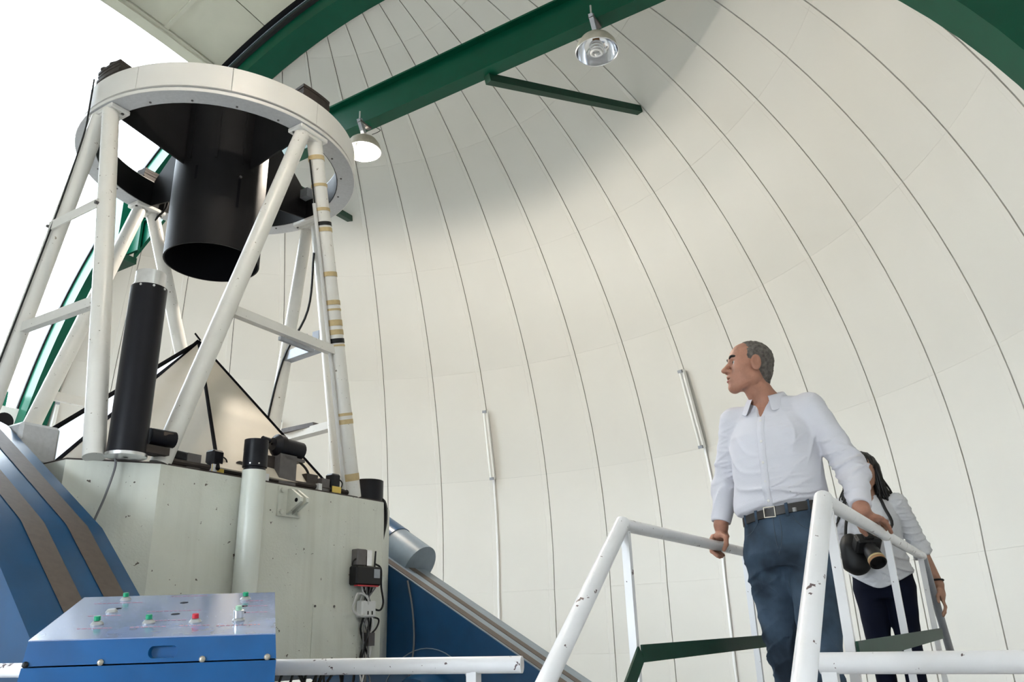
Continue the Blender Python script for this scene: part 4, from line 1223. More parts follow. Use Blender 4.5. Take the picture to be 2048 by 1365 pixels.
SEAM = material('denim seam', (0.055, 0.075, 0.10), 0.8)

def rotz(a): return np.array([[math.cos(a), -math.sin(a), 0], [math.sin(a), math.cos(a), 0], [0, 0, 1]])
class Figure:
    """Local frame: x right, y forward, z up from the soles."""
    def __init__(s, base, face_deg):
        s.b = np.asarray(base, float); f_ = rad(face_deg)
        s.F = A(math.cos(f_), math.sin(f_), 0); s.Rt = A(math.sin(f_), -math.cos(f_), 0)
    def w(s, V):
        V = np.asarray(V, float).reshape(-1, 3)
        return s.b + V[:, :1] * s.Rt + V[:, 1:2] * s.F + V[:, 2:3] * ZV
    def mk(s, name, VF, mat, parent, sharp=None, **k): return mk(name, (s.w(VF[0]), VF[1]), mat, parent, sharp=sharp or 180, **k)
    def net(s, name, fn, lo, hi, h, mat, parent, it=1, **k):
        V, F = surfnet(fn, lo, hi, h)
        if it: V = polish(fn, V, it)
        return s.mk(name, (V, F), mat, parent, **k)

def head_fn(P, c, M, female=False):
    """Head distance in its own frame (x right, y forward, z up); c the centre, M rows the head axes."""
    q = (P - np.asarray(c, f32)) @ np.asarray(M, f32).T
    qm = q.copy(); qm[:, 0] = np.abs(qm[:, 0])
    d = s_ell(q, (0, -.016, .030), (.076, .090, .084))
    d = s_min(d, s_ell(q, (0, .030, .030), (.062, .050, .062)), .03)
    d = s_min(d, s_ell(qm, (.030, .030, -.035), (.036, .046, .050)), .03)                 # cheeks
    d = s_min(d, s_cap(qm, (.048, -.012, -.062), (.012, .056, -.100), .024, .022), .035)   # jaw
    d = s_min(d, s_ell(q, (0, .062, -.102), (.024, .024, .020)), .02)                      # chin
    d = s_min(d, s_ell(q, (0, .066, -.060), (.030, .026, .028)), .02)                      # muzzle
    d = s_min(d, s_cap(qm, (.012, .073, .024), (.046, .058, .022), .012, .010), .014)      # brow
    d = s_cut(d, s_ell(qm, (.031, .088, .004), (.017, .020, .011)), .010)                  # eye sockets
    d = s_min(d, s_ell(qm, (.031, .0625, .003), (.0150, .0125, .0125)), .004)              # lids
    nl = .100 if female else .106
    d = s_min(d, s_cap(q, (0, .078, .012), (0, nl - .004, -.026), .0085, .0125), .010)      # nose
    d = s_min(d, s_ell(q, (0, nl, -.030), (.0125, .0135, .0105)), .006)
    d = s_min(d, s_ell(qm, (.0135, .088, -.034), (.0085, .012, .0085)), .006)
    d = s_cut(d, s_ell(qm, (.0075, .097, -.0435), (.004, .006, .005)), .003)
    d = s_min(d, s_cap(qm, (0, .0905, -.0565), (.019, .082, -.060), .0055, .004), .006)     # lips
    d = s_min(d, s_cap(qm, (0, .0865, -.0765), (.016, .080, -.073), .0065, .0045), .006)
    d = s_cut(d, s_ell(q, (0, .092, -.0662), (.019, .017, .0052)), .003)
    ear = s_ell(qm, (.0815, -.010, -.004), (.010, .0225, .036))
    ear = s_cut(ear, s_ell(qm, (.092, -.006, .003), (.009, .0125, .021)), .004)
    ear = s_min(ear, s_cap(qm, (.084, -.014, .012), (.084, -.010, -.010), .0045, .0035), .003)
    return s_min(d, ear, .006)

def hand_chain(P, d, pts, r0, r1, k=.004):
    n = len(pts) - 1
    e = None
    for i in range(n):
        c = s_cap(P, pts[i], pts[i + 1], r0 + (r1 - r0) * i / n, r0 + (r1 - r0) * (i + 1) / n)
        e = c if e is None else s_min(e, c, .004)
    return s_min(d, e, k)

def masked(P, d, fn, balls):
    m = np.zeros(len(P), bool)
    far = np.full(len(P), 9, f32)
    for c, r in balls:
        x = np.linalg.norm(P - np.asarray(c, f32), axis=1); m |= x < r
    if m.any(): d = d.copy(); d[m] = fn(P[m], d[m])
    return d
# ------------------------------------------------------------------ the man
MB_ = A(1.10, 3.32, ZP)
man = Figure(MB_, 232)
NECK0, HC = (0.0, -.035, 1.49), (.046, .044, 1.690)
hd = A(.790, .613, 0); hd /= np.linalg.norm(hd)
pit = rad(7)
hy = A(hd[0] * math.cos(pit), hd[1] * math.cos(pit), math.sin(pit)); hx = A(hd[1], -hd[0], 0); hz3 = np.cross(hx, hy)
HM = np.array([hx, hy, hz3])
SHR, ELR, WRR = (.168, -.018, 1.475), (.262, -.055, 1.195), (.286, -.012, 1.035)
SHL, ELL, WRL = (-.168, -.018, 1.475), (-.300, .000, 1.185), (-.338, .125, 1.020)
XR, ZR = .283, .947                                      # right-hand rail in the local frame
XL = -.349
HIPR, KNR, ANR = (.092, -.01, .90), (.105, -.10, .50), (.115, -.24, .10)
HIPL, KNL, ANL = (-.092, .0, .90), (-.085, .055, .50), (-.085, .085, .09)
TORSO = [(.86, 0, -.01, .155, .105), (.98, 0, -.01, .160, .108), (1.06, 0, -.005, .158, .108), (1.15, 0, .0, .160, .112), (1.28, 0, .0, .168, .115),
         (1.40, 0, -.005, .165, .104), (1.47, 0, -.014, .140, .082), (1.52, 0, -.025, .080, .060)]
def man_hands(P, d):
    # right hand closed over the rail: thumb inside, fingers round the outside
    d = s_min(d, s_cap(P, WRR, (XR + .004, -.014, .992), .027, .024), .02)
    d = s_min(d, s_ell(P, (XR + .012, -.012, .986), (.036, .043, .0165)), .012)
    for y_, l_, o_ in ((.024, 1.0, 0), (.004, 1.05, 0), (-.016, 1.0, 0), (-.035, .88, 0)):
        d = hand_chain(P, d, [(XR + .030, y_, .986), (XR + .046, y_ + .002, .960), (XR + .040, y_ + .006, .960 - .036 * l_), (XR + .014, y_ + .012, .960 - .058 * l_)], .0102, .0075)
    d = hand_chain(P, d, [(XR - .010, .018, .992), (XR - .034, .036, .975), (XR - .038, .050, .946), (XR - .028, .058, .924)], .0125, .0085, .008)
    # left hand laid along the rail, fingers trailing back and over
    d = s_min(d, s_cap(P, WRL, (XL + .004, .085, .998), .027, .024), .02)
    d = s_min(d, s_ell(P, (XL, .062, .990), (.041, .050, .0165)), .012)
    for o_, l_, dz in ((.031, .92, -.016), (.0105, 1.04, -.004), (-.0105, 1.0, -.004), (-.031, .84, -.016)):
        d = hand_chain(P, d, [(XL + o_, .030, .988), (XL + o_ * 1.06 - .002, .030 - .042 * l_, .988 + dz * .6), (XL + o_ * 1.05 - .004, .030 - .070 * l_, .976 + dz), (XL + o_ - .006, .030 - .092 * l_, .962 + dz * 1.2)], .0102, .0075)
    d = hand_chain(P, d, [(XL + .030, .075, .990), (XL + .047, .050, .972), (XL + .048, .022, .952), (XL + .042, .004, .938)], .0125, .0085, .008)
    return d
def man_body(P):
    d = s_stack(P, TORSO)
    d = s_min(d, s_cap(P, NECK0, HC - .07 * hz3 - .02 * hy, .060, .054), .03)
    d = s_min(d, s_cap(P, NECK0, (0, -.03, 1.40), .07, .09), .04)
    for a, b, r0, r1 in ((SHR, ELR, .050, .042), (ELR, WRR, .041, .027), (SHL, ELL, .050, .042), (ELL, WRL, .041, .027),
                         (HIPR, KNR, .082, .055), (KNR, ANR, .052, .036), (HIPL, KNL, .082, .055), (KNL, ANL, .052, .036)):
        d = s_min(d, s_cap(P, a, b, r0, r1), .035)
    for an in (ANR, ANL): d = s_min(d, s_cap(P, (an[0], an[1] - .02, .05), (an[0], an[1] + .13, .04), .035, .03), .03)
    d = masked(P, d, lambda p, q: man_hands(p, q), [(WRR, .17), (WRL, .21)])
    return masked(P, d, lambda p, q: s_min(q, head_fn(p, HC, HM), .012), [(HC, .20)])
person_m = man.net('person', man_body, (-.48, -.42, -.01), (.42, .30, 1.84), .0042, SKIN, None, it=1,
                   label='man in white shirt and blue jeans looking up, hands on both gangway rails', cat='person')
def H(x, y, z): return A(*HC) + x * hx + y * hy + z * hz3
for sg in (-1, 1):
    ey = man.mk('eye', ball((0, 0, 0), .0122, 16, 12), EYEW, person_m) if False else None
    V, F = ball((0, 0, 0), .0120, 18, 12)
    V = [H(sg * .031, .0645, .003) + v[0] * hx + v[1] * hy + v[2] * hz3 for v in V]
    e_ = man.mk('eye', (V, F), EYEW, person_m)
    V, F = ball((0, 0, 0), (.0058, .0025, .0058), 14, 8)
    V = [H(sg * .031, .0757, .0045) + v[0] * hx + v[1] * hy + v[2] * hz3 for v in V]
    man.mk('iris', (V, F), EYEI, e_)
    br = smooth_path([H(sg * .012, .0855, .024), H(sg * .028, .0845, .0315), H(sg * .042, .073, .029), H(sg * .052, .060, .021)], 5)
    man.mk('eyebrow', sweep(br, [.004 + .0022 * math.sin(math.pi * i / (len(br) - 1)) for i in range(len(br))], 8), HAIRB, person_m)
man.mk('lip', sweep(smooth_path([H(-.017, .079, -.0735), H(0, .0905, -.0775), H(.017, .079, -.0735)], 6), .0048, 8), LIP, person_m)
def man_hair(P):
    q = (P - np.asarray(HC, f32)) @ HM.astype(f32).T
    qm = q.copy(); qm[:, 0] = np.abs(qm[:, 0])
    d = s_ell(q, (0, -.0165, .031), (.0805, .0925, .0875))
    d = s_min(d, s_cap(q, (0, -.052, -.030), (0, -.046, -.078), .048, .040), .03)
    d = d + .0018 * wr(P, 5, 260) + .001 * wr(P, 6, 480)
    line = .018 + .55 * np.maximum(0, qm[:, 0] - .050) + .35 * np.maximum(0, q[:, 2] - .06) - .10 * np.maximum(0, .03 - q[:, 2])     # receding hairline
    d = s_cut(d, -(q[:, 1] - line) * -1.0 if False else (line - q[:, 1]) * .8, .006)
    d = np.maximum(d, -(q[:, 2] + .088))
    d = s_cut(d, s_ell(qm, (.082, -.008, -.012), (.022, .026, .036)), .004)
    d = s_cut(d, s_cap(qm, (.07, .02, -.02), (.07, -.02, -.09), .032, .036), .004)
    return d
man.net('hair', man_hair, A(*HC) - .16, A(*HC) + .16, .0035, HAIRM, person_m, it=1)

SH_T = [(1.040, 0, -.004, .160, .110), (1.064, 0, -.003, .166, .117), (1.078, 0, .0, .186, .136), (1.10, 0, .004, .190, .138), (1.17, 0, .006, .186, .134), (1.28, 0, .004, .187, .132),
        (1.38, 0, -.002, .184, .124), (1.455, 0, -.014, .160, .100), (1.505, 0, -.024, .104, .078), (1.545, 0, -.030, .070, .066)]
def tilt(P, top):
    P = P.copy(); P[:, 2] += .12 * P[:, 0] * np.clip((top - P[:, 2]) / .12, 0, 1) * np.clip((P[:, 2] - .80) / .12, 0, 1)
    return P
def man_shirt(P):
    d = s_stack(tilt(P, 1.25), SH_T)
    d = s_min(d, s_cap(P, (.06, -.026, 1.492), SHR, .046, .056), .035)
    d = s_min(d, s_cap(P, (-.06, -.026, 1.492), SHL, .046, .056), .035)
    cuR = A(*ELR) + (A(*WRR) - A(*ELR)) * .86; cuL = A(*ELL) + (A(*WRL) - A(*ELL)) * .86
    sl = np.minimum(s_cap(P, SHR, ELR, .060, .055), s_cap(P, SHL, ELL, .060, .055))
    fo = np.minimum(s_cap(P, ELR, cuR, .055, .041), s_cap(P, ELL, cuL, .055, .041))
    arm = s_min(sl, fo, .02)
    elb = np.exp(-(np.minimum(np.linalg.norm(P - np.asarray(ELR, f32), axis=1), np.linalg.norm(P - np.asarray(ELL, f32), axis=1)) / .11) ** 2)
    arm = arm - (.0035 + .013 * elb) * folds(P, 11, (.35, .3, 1), 58) + .0015 * wr(P, 12, 40)
    waist = np.exp(-((P[:, 2] - 1.10) / .07) ** 2) * np.clip((tilt(P, 1.25)[:, 2] - 1.066) / .03, 0, 1)
    side = np.exp(-((np.abs(P[:, 0]) - .15) / .05) ** 2) * np.exp(-((P[:, 2] - 1.33) / .08) ** 2)
    d = d - (.003 + .013 * waist + .010 * side) * folds(P, 21, (.25, 0, 1), 52) + .0016 * wr(P, 22, 26)
    d = s_min(d, arm, .022)
    cuff = np.minimum(s_cap(P, cuR - .03 * unit(A(*WRR) - A(*ELR)), cuR, .0415, .0385), s_cap(P, cuL - .03 * unit(A(*WRL) - A(*ELL)), cuL, .0415, .0385))
    d = s_min(d, cuff, .003)
    # open V at the throat
    d = s_cut(d, s_cap(P, (.012, .085, 1.445), (.010, .050, 1.57), .004, .050), .006)
    d = s_cut(d, s_cap(P, NECK0, (.02, .0, 1.62), .064, .064), .004)
    # flat cuffs: trim beyond the wrist
    for w_, e_ in ((WRR, ELR), (WRL, ELL)):
        ax = unit(A(*w_) - A(*e_)).astype(f32); pc = (A(*e_) + (A(*w_) - A(*e_)) * .93).astype(f32)
        near_ = np.linalg.norm(P - pc, axis=1) < .12
        d = np.where(near_, np.maximum(d, (P - pc) @ ax), d)
    return d
shirt = man.net('shirt', man_shirt, (-.44, -.24, 1.0), (.40, .24, 1.58), .0052, SHIRT, person_m, it=1)
def skin_march(fn, p, d, n=60):
    p = np.asarray(p, f32)[None]; d = np.asarray(d, f32)[None]
    for _ in range(n):
        v = float(fn(p)[0])
        if v < .0004: break
        p = p + d * max(v * .6, .0004)
    return p[0]
# collar
def collar(fig, c, r, zb, zf, h, spread, mat, par, yaw=0.0, gap=26):
    rows = []
    for i in range(29):
        t = rad(gap + (360 - 2 * gap) * i / 28); e = A(math.sin(t), math.cos(t), 0) @ np.eye(3)
        fr_ = (1 + math.cos(t)) / 2
        tip = max(0, fr_ - .55) / .45
        z0 = zb + (zf - zb) * fr_
        ce = A(c[0], c[1], 0)
        rows.append([ce + e * (r + .002) + ZV * z0, ce + e * (r + .004) + ZV * (z0 + h), ce + e * (r + .012) + ZV * (z0 + h + .004), ce + e * (r + .024 + spread * tip) + ZV * (z0 + h * .35 - .030 * tip - .004), ce + e * (r + .030 + spread * 1.5 * tip) + ZV * (z0 - .012 - .034 * tip)])
    V = [p for row in rows for p in row]; k = 5
    F = [(i * k + j, i * k + j + 1, (i + 1) * k + j + 1, (i + 1) * k + j) for i in range(28) for j in range(k - 1)]
    o = fig.mk('collar', (V, F), mat, par)
    md = o.modifiers.new('thickness', 'SOLIDIFY'); md.thickness = .0022
    md = o.modifiers.new('soft', 'SUBSURF'); md.levels = 1; md.render_levels = 1
    return o
collar(man, (.012, -.020), .066, 1.548, 1.500, .040, .020, SHIRT, shirt)
# placket and buttons down the front
pl = []
for z_ in np.linspace(1.448, 1.06, 26): pl.append(skin_march(man_shirt, (.004, .30, z_), (0, -1, 0)))
V = []
for p in pl: V += [p + A(-.0155, .0002, 0), p + A(-.014, .0030, 0), p + A(.014, .0030, 0), p + A(.0155, .0002, 0)]
F = [(4 * i + j, 4 * i + j + 1, 4 * i + 5 + j, 4 * i + 4 + j) for i in range(25) for j in range(3)]
man.mk('placket', (V, F), SHIRT, shirt)
for z_ in (1.425, 1.335, 1.245, 1.165, 1.09):
    p = skin_march(man_shirt, (.004, .30, z_), (0, -1, 0)) + A(0, .003, 0)
    man.mk('button', lathe(p, A(0, 1, 0), [(.0055, 0), (.0055, .0015), (.004, .002), (.001, .0015)], 12), BUTT, shirt)

JE_T = [(.84, 0, -.008, .150, .110), (.90, 0, -.008, .178, .130), (.97, 0, -.006, .180, .128), (1.03, 0, -.004, .172, .122), (1.066, 0, -.003, .169, .120)]
def man_jeans(P):
    d = s_stack(tilt(P, 1.25), JE_T)
    for a, b, c in ((HIPR, KNR, ANR), (HIPL, KNL, ANL)):
        leg = s_min(s_cap(P, (a[0], a[1], .88), b, .098, .073), s_cap(P, b, (c[0], c[1], .075), .072, .062), .02)
        kn = np.exp(-((P[:, 2] - b[2]) / .12) ** 2) + .7 * np.exp(-((P[:, 2] - .80) / .07) ** 2) + .8 * np.exp(-((P[:, 2] - .14) / .08) ** 2)
        leg = leg - (.003 + .010 * kn) * folds(P, 31, (.5, .1, 1), 50) + .002 * wr(P, 32, 30)
        d = s_min(d, leg, .03)
    return np.maximum(d, .07 - P[:, 2])
jeans = man.net('jeans', man_jeans, (-.26, -.38, .05), (.26, .24, 1.10), .0062, JEANS, person_m, it=1)
def hoop(rx, ry, cy, z0, z1, th=.004, n=48):
    V = []
    for i in range(n):
        t = 2 * math.pi * i / n
        for r_, z_ in ((0, z0), (th, z0 + .002), (th, z1 - .002), (0, z1)): V.append(A((rx + r_) * math.sin(t), cy + (ry + r_) * math.cos(t), z_ - .12 * (rx + r_) * math.sin(t)))
    F = [(i * 4 + j, ((i + 1) % n) * 4 + j, ((i + 1) % n) * 4 + (j + 1) % 4, i * 4 + (j + 1) % 4) for i in range(n) for j in range(4)]
    return V, F
belt = man.mk('belt', hoop(.1715, .1235, -.003, 1.030, 1.066), LEATH, person_m, sharp=40)
bu = []
cxb = .012
for x0, z0, x1, z1 in ((-.024, 1.026, .024, 1.0295), (-.024, 1.0655, .024, 1.069), (-.024, 1.026, -.0205, 1.069), (.0205, 1.026, .024, 1.069)):
    bu.append(boxax(((x0 + x1) / 2 + cxb, .1262, (z0 + z1) / 2), ((x1 - x0) / 2, 0, 0), (0, .003, 0), (0, 0, (z1 - z0) / 2)))
man.mk('buckle', J(*bu), SCREW, belt, sharp=30)
man.mk('belt_keeper', boxax((-.085, .113, 1.048), (.007, -.003, 0), (.001, .004, 0), (0, 0, .008)), STEEL, belt, sharp=30)
for x_ in (-.055, .075, -.13, .135):
    p = skin_march(man_jeans, (x_, .3, 1.045 - .12 * x_), (0, -1, 0))
    man.mk('belt_loop', boxax(p + A(0, .006, 0), (.006, 0, -.0007), (0, .002, 0), (0, 0, .026)), JEANS, jeans, sharp=30)
def seam_line(pts):
    q = [skin_march(man_jeans, (x, .3, z), (0, -1, 0)) + A(0, .0006, 0) for x, z in pts]
    return man.mk('seam', sweep(smooth_path(q, 5), .0014, 5), SEAM, jeans)
for sg in (-1, 1): seam_line([(sg * .070, 1.026), (sg * .085, 1.0), (sg * .115, .975), (sg * .150, .968)])
seam_line([(.004, 1.026), (.004, .97), (.002, .92), (.0, .88)])
seam_line([(-.022, 1.026), (-.024, .97), (-.016, .92), (.0, .885)])
for an, nm_ in ((ANR, 1), (ANL, 2)):
    def shoe(P, an=an):
        d = s_cap(P, (an[0], an[1] - .035, .045), (an[0], an[1] + .15, .036), .042, .038)
        d = s_min(d, s_cap(P, (an[0], an[1] - .02, .05), (an[0], an[1] - .015, .10), .046, .048), .03)
        return np.maximum(d, -P[:, 2] + .002)
    man.net('shoe', shoe, (an[0] - .1, an[1] - .12, -.01), (an[0] + .1, an[1] + .24, .16), .007, LEATH, person_m)

# ------------------------------------------------------------------ the woman
wom = Figure(A(2.105, 4.80, ZP), 243)
WHC = A(.0, .02, 1.475)
wd = A(-.10, .98, -.14); wy = unit(wd); wx = unit(np.cross(wy, ZV)); wz = np.cross(wx, wy)
WM = np.array([wx, wy, wz])
wSR, wER, wWR = (.150, -.01, 1.275), (.215, -.02, 1.03), (.105, .165, 1.035)
wSL, wEL, wWL = (-.150, -.01, 1.275), (-.225, -.045, 1.015), (-.285, .0, .805)
wT = [(.78, 0, -.01, .150, .105), (.88, 0, -.01, .155, .108), (.98, 0, 0, .122, .095), (1.06, 0, 0, .118, .092), (1.18, 0, .01, .135, .102), (1.26, 0, 0, .130, .085), (1.31, 0, -.01, .075, .055)]
wHR, wKR, wAR = (.080, -.01, .80), (.075, .03, .44), (.07, -.03, .09)
wHL, wKL, wAL = (-.080, -.01, .80), (-.078, .05, .44), (-.08, .06, .09)
def wom_body(P):
    d = s_stack(P, wT)
    d = s_min(d, s_cap(P, (0, -.02, 1.27), WHC - .06 * wz - .015 * wy, .048, .045), .03)
    for a, b, r0, r1 in ((wSR, wER, .040, .034), (wER, wWR, .033, .023), (wSL, wEL, .040, .034), (wEL, wWL, .033, .023),
                         (wHR, wKR, .075, .050), (wKR, wAR, .047, .032), (wHL, wKL, .075, .050), (wKL, wAL, .047, .032)):
        d = s_min(d, s_cap(P, a, b, r0, r1), .03)
    for an in (wAR, wAL): d = s_min(d, s_cap(P, (an[0], an[1] - .02, .045), (an[0], an[1] + .11, .035), .032, .027), .03)
    # left hand hanging to the far handrail
    L_ = A(*wWL); dn = unit(A(-.03, .02, -1))
    d = s_min(d, s_cap(P, L_, L_ + dn * .05, .022, .021), .015)
    d = s_min(d, s_ell(P, L_ + dn * .058, (.017, .038, .040)), .012)
    for o_, l_ in ((.026, .95), (.009, 1.05), (-.009, 1.0), (-.026, .85)):
        k0 = L_ + dn * .088 + A(0, o_, 0)
        d = hand_chain(P, d, [k0, k0 + A(-.006, .002, -.034 * l_), k0 + A(.002, .004, -.060 * l_), k0 + A(.014, .004, -.078 * l_)], .0085, .0062)
    d = hand_chain(P, d, [L_ + dn * .03 + A(.008, .024, 0), L_ + dn * .06 + A(.020, .042, 0), L_ + dn * .095 + A(.022, .050, 0)], .0105, .0075, .008)
    # right hand closed round the camera
    R_ = A(*wWR); fw = unit(A(-.75, .45, .05))
    d = s_min(d, s_cap(P, R_, R_ + fw * .05, .022, .021), .015)
    d = s_min(d, s_ell(P, R_ + fw * .055, (.036, .030, .034)), .012)
    for z_, l_ in ((.026, .95), (.009, 1.05), (-.009, 1.0), (-.026, .85)):
        k0 = R_ + fw * .085 + A(0, .006, z_)
        d = hand_chain(P, d, [k0, k0 + A(-.030 * l_, .012, 0), k0 + A(-.052 * l_, .002, 0), k0 + A(-.060 * l_, -.016, 0)], .0085, .0062)
    d = hand_chain(P, d, [R_ + fw * .03 + A(0, -.012, .018), R_ + fw * .06 + A(0, -.028, .034), R_ + fw * .10 + A(0, -.026, .040)], .0105, .0075, .008)
    return masked(P, d, lambda p, q: s_min(q, head_fn((p - WHC.astype(f32)) / f32(.93) + WHC.astype(f32), WHC, WM, True) * f32(.93), .01), [(WHC, .19)])
person_w = wom.net('person', wom_body, (-.34, -.24, -.01), (.34, .32, 1.62), .0055, SKINW, None, it=1,
                   label='woman with long dark hair in white blouse and navy trousers, carrying a camera', cat='person')
def HW(x, y, z): return WHC + .93 * (x * wx + y * wy + z * wz)
for sg in (-1, 1):
    V, F = ball((0, 0, 0), .0112, 14, 10)
    e_ = wom.mk('eye', ([HW(sg * .031, .0655, .003) + A(*v) for v in V], F), SKINW, person_w)
    br = smooth_path([HW(sg * .012, .0855, .024), HW(sg * .028, .084, .030), HW(sg * .048, .066, .025)], 5)
    wom.mk('eyebrow', sweep(br, .003, 6), HAIRB, person_w)
    wom.mk('eyelash', sweep(smooth_path([HW(sg * .018, .078, -.002), HW(sg * .031, .080, -.006), HW(sg * .044, .072, -.003)], 5), .0018, 5), HAIRB, person_w)
wom.mk('lip', sweep(smooth_path([HW(-.016, .081, -.0665), HW(0, .092, -.0675), HW(.016, .081, -.0665)], 6), .0055, 8), LIP, person_w)
def wom_hair(P):
    q = ((P - WHC.astype(f32)) @ WM.astype(f32).T) / f32(.93)
    qm = q.copy(); qm[:, 0] = np.abs(qm[:, 0])
    d = s_ell(q, (0, -.020, .034), (.090, .104, .094))
    d = s_min(d, s_cap(qm, (.060, -.030, .02), (.085, -.030, -.17), .045, .040), .03)
    d = s_min(d, s_cap(q, (0, -.065, .0), (0, -.075, -.20), .070, .060), .03)
    face = s_ell(q, (-.004, .085, -.035), (.060, .078, .094))
    d = s_cut(d, face, .012)
    return d * .93 + .003 * wr(P * np.array([1.6, 1.6, .4], f32), 8, 170)
hairw = wom.net('hair', wom_hair, WHC - A(.2, .2, .32), WHC + A(.2, .2, .2), .0055, HAIRB, person_w)
rr_ = random.Random(3)
locks = []
for i in range(64):
    sg = -1 if i % 2 else 1
    ph = rr_.uniform(0, 6); x0 = sg * rr_.uniform(.060, .090); y0 = rr_.uniform(-.07, .025)
    L_ = rr_.uniform(.26, .43); sp = rr_.uniform(.02, .11) * (1.5 if sg > 0 else 1)
    pts = []
    for t in np.linspace(0, 1, 12):
        pts.append(HW(x0 + sg * sp * t ** 1.3 + .012 * math.sin(ph + t * 9) * t, y0 + .035 * t + .012 * math.cos(ph + t * 8) * t, .035 - (L_ * t)))
    w0 = rr_.uniform(.006, .014)
    locks.append(sweep(pts, [w0 * (1 - .75 * t) + .0008 for t in np.linspace(0, 1, 12)], 6))
o = wom.mk('hair_locks', J(*locks), HAIRB, hairw); o['kind'] = 'stuff'
wS = [(.745, 0, .0, .168, .128), (.80, 0, .0, .176, .134), (.90, 0, .0, .166, .126), (.99, 0, .002, .150, .118), (1.08, 0, .006, .146, .116), (1.18, 0, .012, .150, .118), (1.26, 0, -.002, .138, .094), (1.305, 0, -.012, .085, .066), (1.325, 0, -.016, .062, .058)]
def wom_shirt(P):
    d = s_stack(P, wS)
    hem = .815 + .035 * (np.abs(P[:, 0]) / .17) ** 2 * 1.8 - .02 * np.exp(-((P[:, 0] - .02) / .07) ** 2)
    low = np.exp(-((P[:, 2] - .86) / .12) ** 2)
    d = d - (.003 + .009 * low) * folds(P, 41, (.6, 0, .8), 44, 6, .8) + .003 * wr(P, 42, 26)
    rc = A(*wER) + (A(*wWR) - A(*wER)) * .18; lc = A(*wEL) + (A(*wWL) - A(*wEL)) * .22
    arm = np.minimum(s_min(s_cap(P, wSR, wER, .055, .050), s_cap(P, wER, rc, .050, .050), .02), s_min(s_cap(P, wSL, wEL, .055, .050), s_cap(P, wEL, lc, .049, .051), .02))
    arm = arm - .007 * folds(P, 43, (.3, .3, 1), 60)
    d = s_min(d, arm, .02)
    d = np.maximum(d, hem - P[:, 2])
    ax = unit(A(*wWL) - A(*wEL)).astype(f32); pc = (lc + ax * .012).astype(f32)
    d = np.where(np.linalg.norm(P - pc, axis=1) < .10, np.maximum(d, (P - pc) @ ax), d)
    d = s_cut(d, s_cap(P, (0, .075, 1.22), (0, .03, 1.36), .006, .05), .005)
    return d
blouse = wom.net('blouse', wom_shirt, (-.30, -.20, .72), (.30, .24, 1.36), .0058, SHIRTW, person_w)
collar(wom, (0, -.014), .054, 1.318, 1.285, .028, .012, SHIRTW, blouse, gap=30)
wJ = [(.74, 0, -.008, .135, .10), (.80, 0, -.008, .162, .122), (.87, 0, -.006, .162, .118), (.95, 0, 0, .135, .105)]
def wom_tr(P):
    d = s_stack(P, wJ)
    for a, b, c in ((wHR, wKR, wAR), (wHL, wKL, wAL)):
        d = s_min(d, s_min(s_cap(P, (a[0], a[1], .79), b, .086, .060), s_cap(P, b, (c[0], c[1], .08), .058, .048), .02) + .003 * wr(P, 51, 45), .025)
    return np.maximum(d, .075 - P[:, 2])
wom.net('trousers', wom_tr, (-.24, -.2, .05), (.24, .22, .98), .008, NAVY, person_w)
for an in (wAR, wAL):
    def shoe(P, an=an):
        d = s_cap(P, (an[0], an[1] - .03, .04), (an[0], an[1] + .13, .032), .038, .034)
        return np.maximum(s_min(d, s_cap(P, (an[0], an[1] - .018, .05), (an[0], an[1] - .015, .09), .040, .042), .03), -P[:, 2] + .002)
    wom.net('shoe', shoe, (an[0] - .1, an[1] - .12, -.01), (an[0] + .1, an[1] + .2, .15), .008, RUBBER, person_w)
wom.mk('bracelet', sweep([A(*wWL) + A(.026 * math.cos(t), .026 * math.sin(t), .022 + .004 * math.sin(t)) for t in np.linspace(0, 2 * math.pi, 20, endpoint=False)], .005, 6, closed=True), RUBBER, person_w)
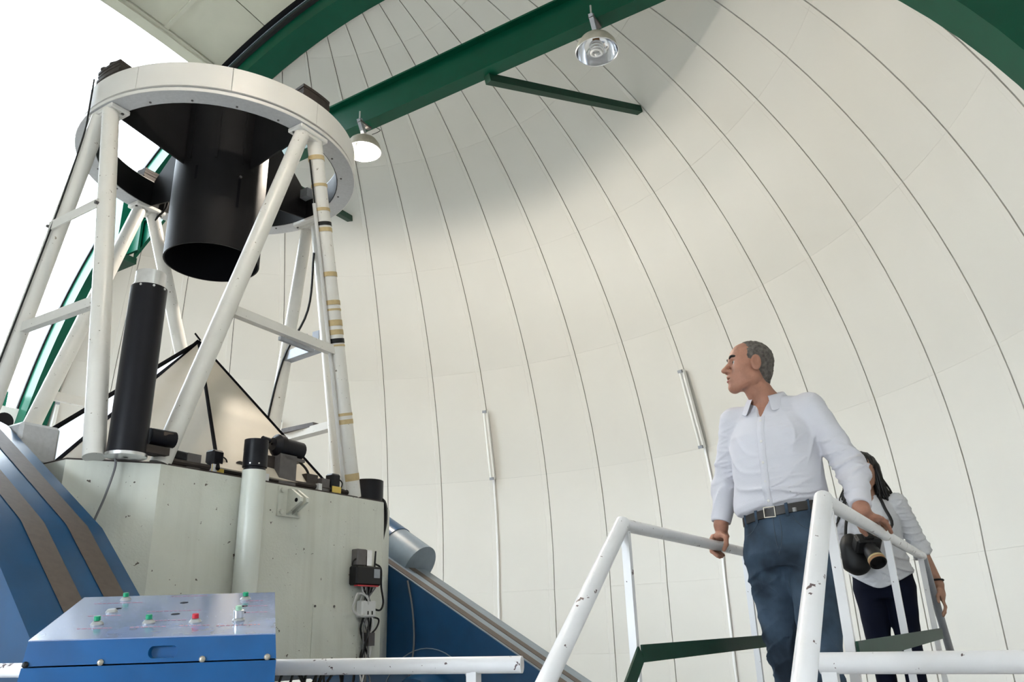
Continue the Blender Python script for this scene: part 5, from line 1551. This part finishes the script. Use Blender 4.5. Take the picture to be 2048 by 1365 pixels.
# camera on a strap
CB = A(.035, .225, 1.035)
cam_t = empty('photo_camera', tuple(wom.w(CB - A(0, 0, .06))[0]), 'black photo camera with a large lens carried by the woman', 'camera')
cx_, cy_, cz_ = unit(A(.8, .45, -.15)), None, None
ld_ = unit(A(-.30, .62, -.72)); cx_ = unit(np.cross(ld_, ZV)); cz_ = np.cross(cx_, ld_)
wom.mk('camera_body', bevbox(CB, cx_ * .070, ld_ * .036, cz_ * .050, .012), RUBBER, cam_t, sharp=30)
wom.mk('viewfinder_hump', bevbox(CB + cz_ * .058, cx_ * .026, ld_ * .030, cz_ * .016, .008), RUBBER, cam_t, sharp=30)
wom.mk('lens', lathe(CB + ld_ * .034, ld_, [(.038, 0), (.038, .03), (.043, .034), (.043, .085), (.046, .09), (.046, .125), (.040, .126), (.036, .10), (.001, .095)], 28), RUBBER, cam_t, sharp=30)
wom.mk('lens_ring', lathe(CB + ld_ * .034, ld_, [(.0468, .094), (.0468, .105), (.045, .106)], 28), TAPE, cam_t)
wom.mk('orange_ring', lathe(CB + ld_ * .034, ld_, [(.0468, .108), (.0468, .122), (.045, .123)], 28), BTNO if 'BTNO' in globals() else SOCK, cam_t)
st = smooth_path([CB + cx_ * .066 + cz_ * .04, A(-.10, .15, 1.12), A(-.085, .10, 1.24), A(-.055, .02, 1.325), A(0, -.06, 1.335), A(.055, .02, 1.325), A(.09, .12, 1.22), CB - cx_ * .066 + cz_ * .04], 6)
V, F = [], []
for i, p in enumerate(st):
    d = unit(st[min(i + 1, len(st) - 1)] - st[max(i - 1, 0)]); sd = unit(np.cross(d, A(0, 1, .2)))
    V += [p - sd * .009, p + sd * .009, p + sd * .009 + A(0, .002, 0), p - sd * .009 + A(0, .002, 0)]
F = [(4 * i + j, 4 * i + (j + 1) % 4, 4 * i + 4 + (j + 1) % 4, 4 * i + 4 + j) for i in range(len(st) - 1) for j in range(4)]
wom.mk('strap', (V, F), RUBBER, cam_t)
bag = empty('camera_bag', tuple(wom.w(A(.14, .17, .86))[0]), 'soft black bag hanging at the front of the woman below her camera', 'bag')
def bagf(P):
    d = s_ell(P, (.125, .165, .985), (.075, .060, .115))
    d = s_min(d, s_ell(P, (.10, .185, .93), (.065, .045, .060)), .03)
    return d + .004 * wr(P, 61, 50)
wom.net('bag_body', bagf, (.0, .05, .80), (.26, .29, 1.14), .006, RUBBER, bag)
wom.mk('shoulder_strap', sweep(smooth_path([A(.15, .16, 1.07), A(.13, .12, 1.18), A(.09, .05, 1.30)], 6), .009, 8), RUBBER, bag)
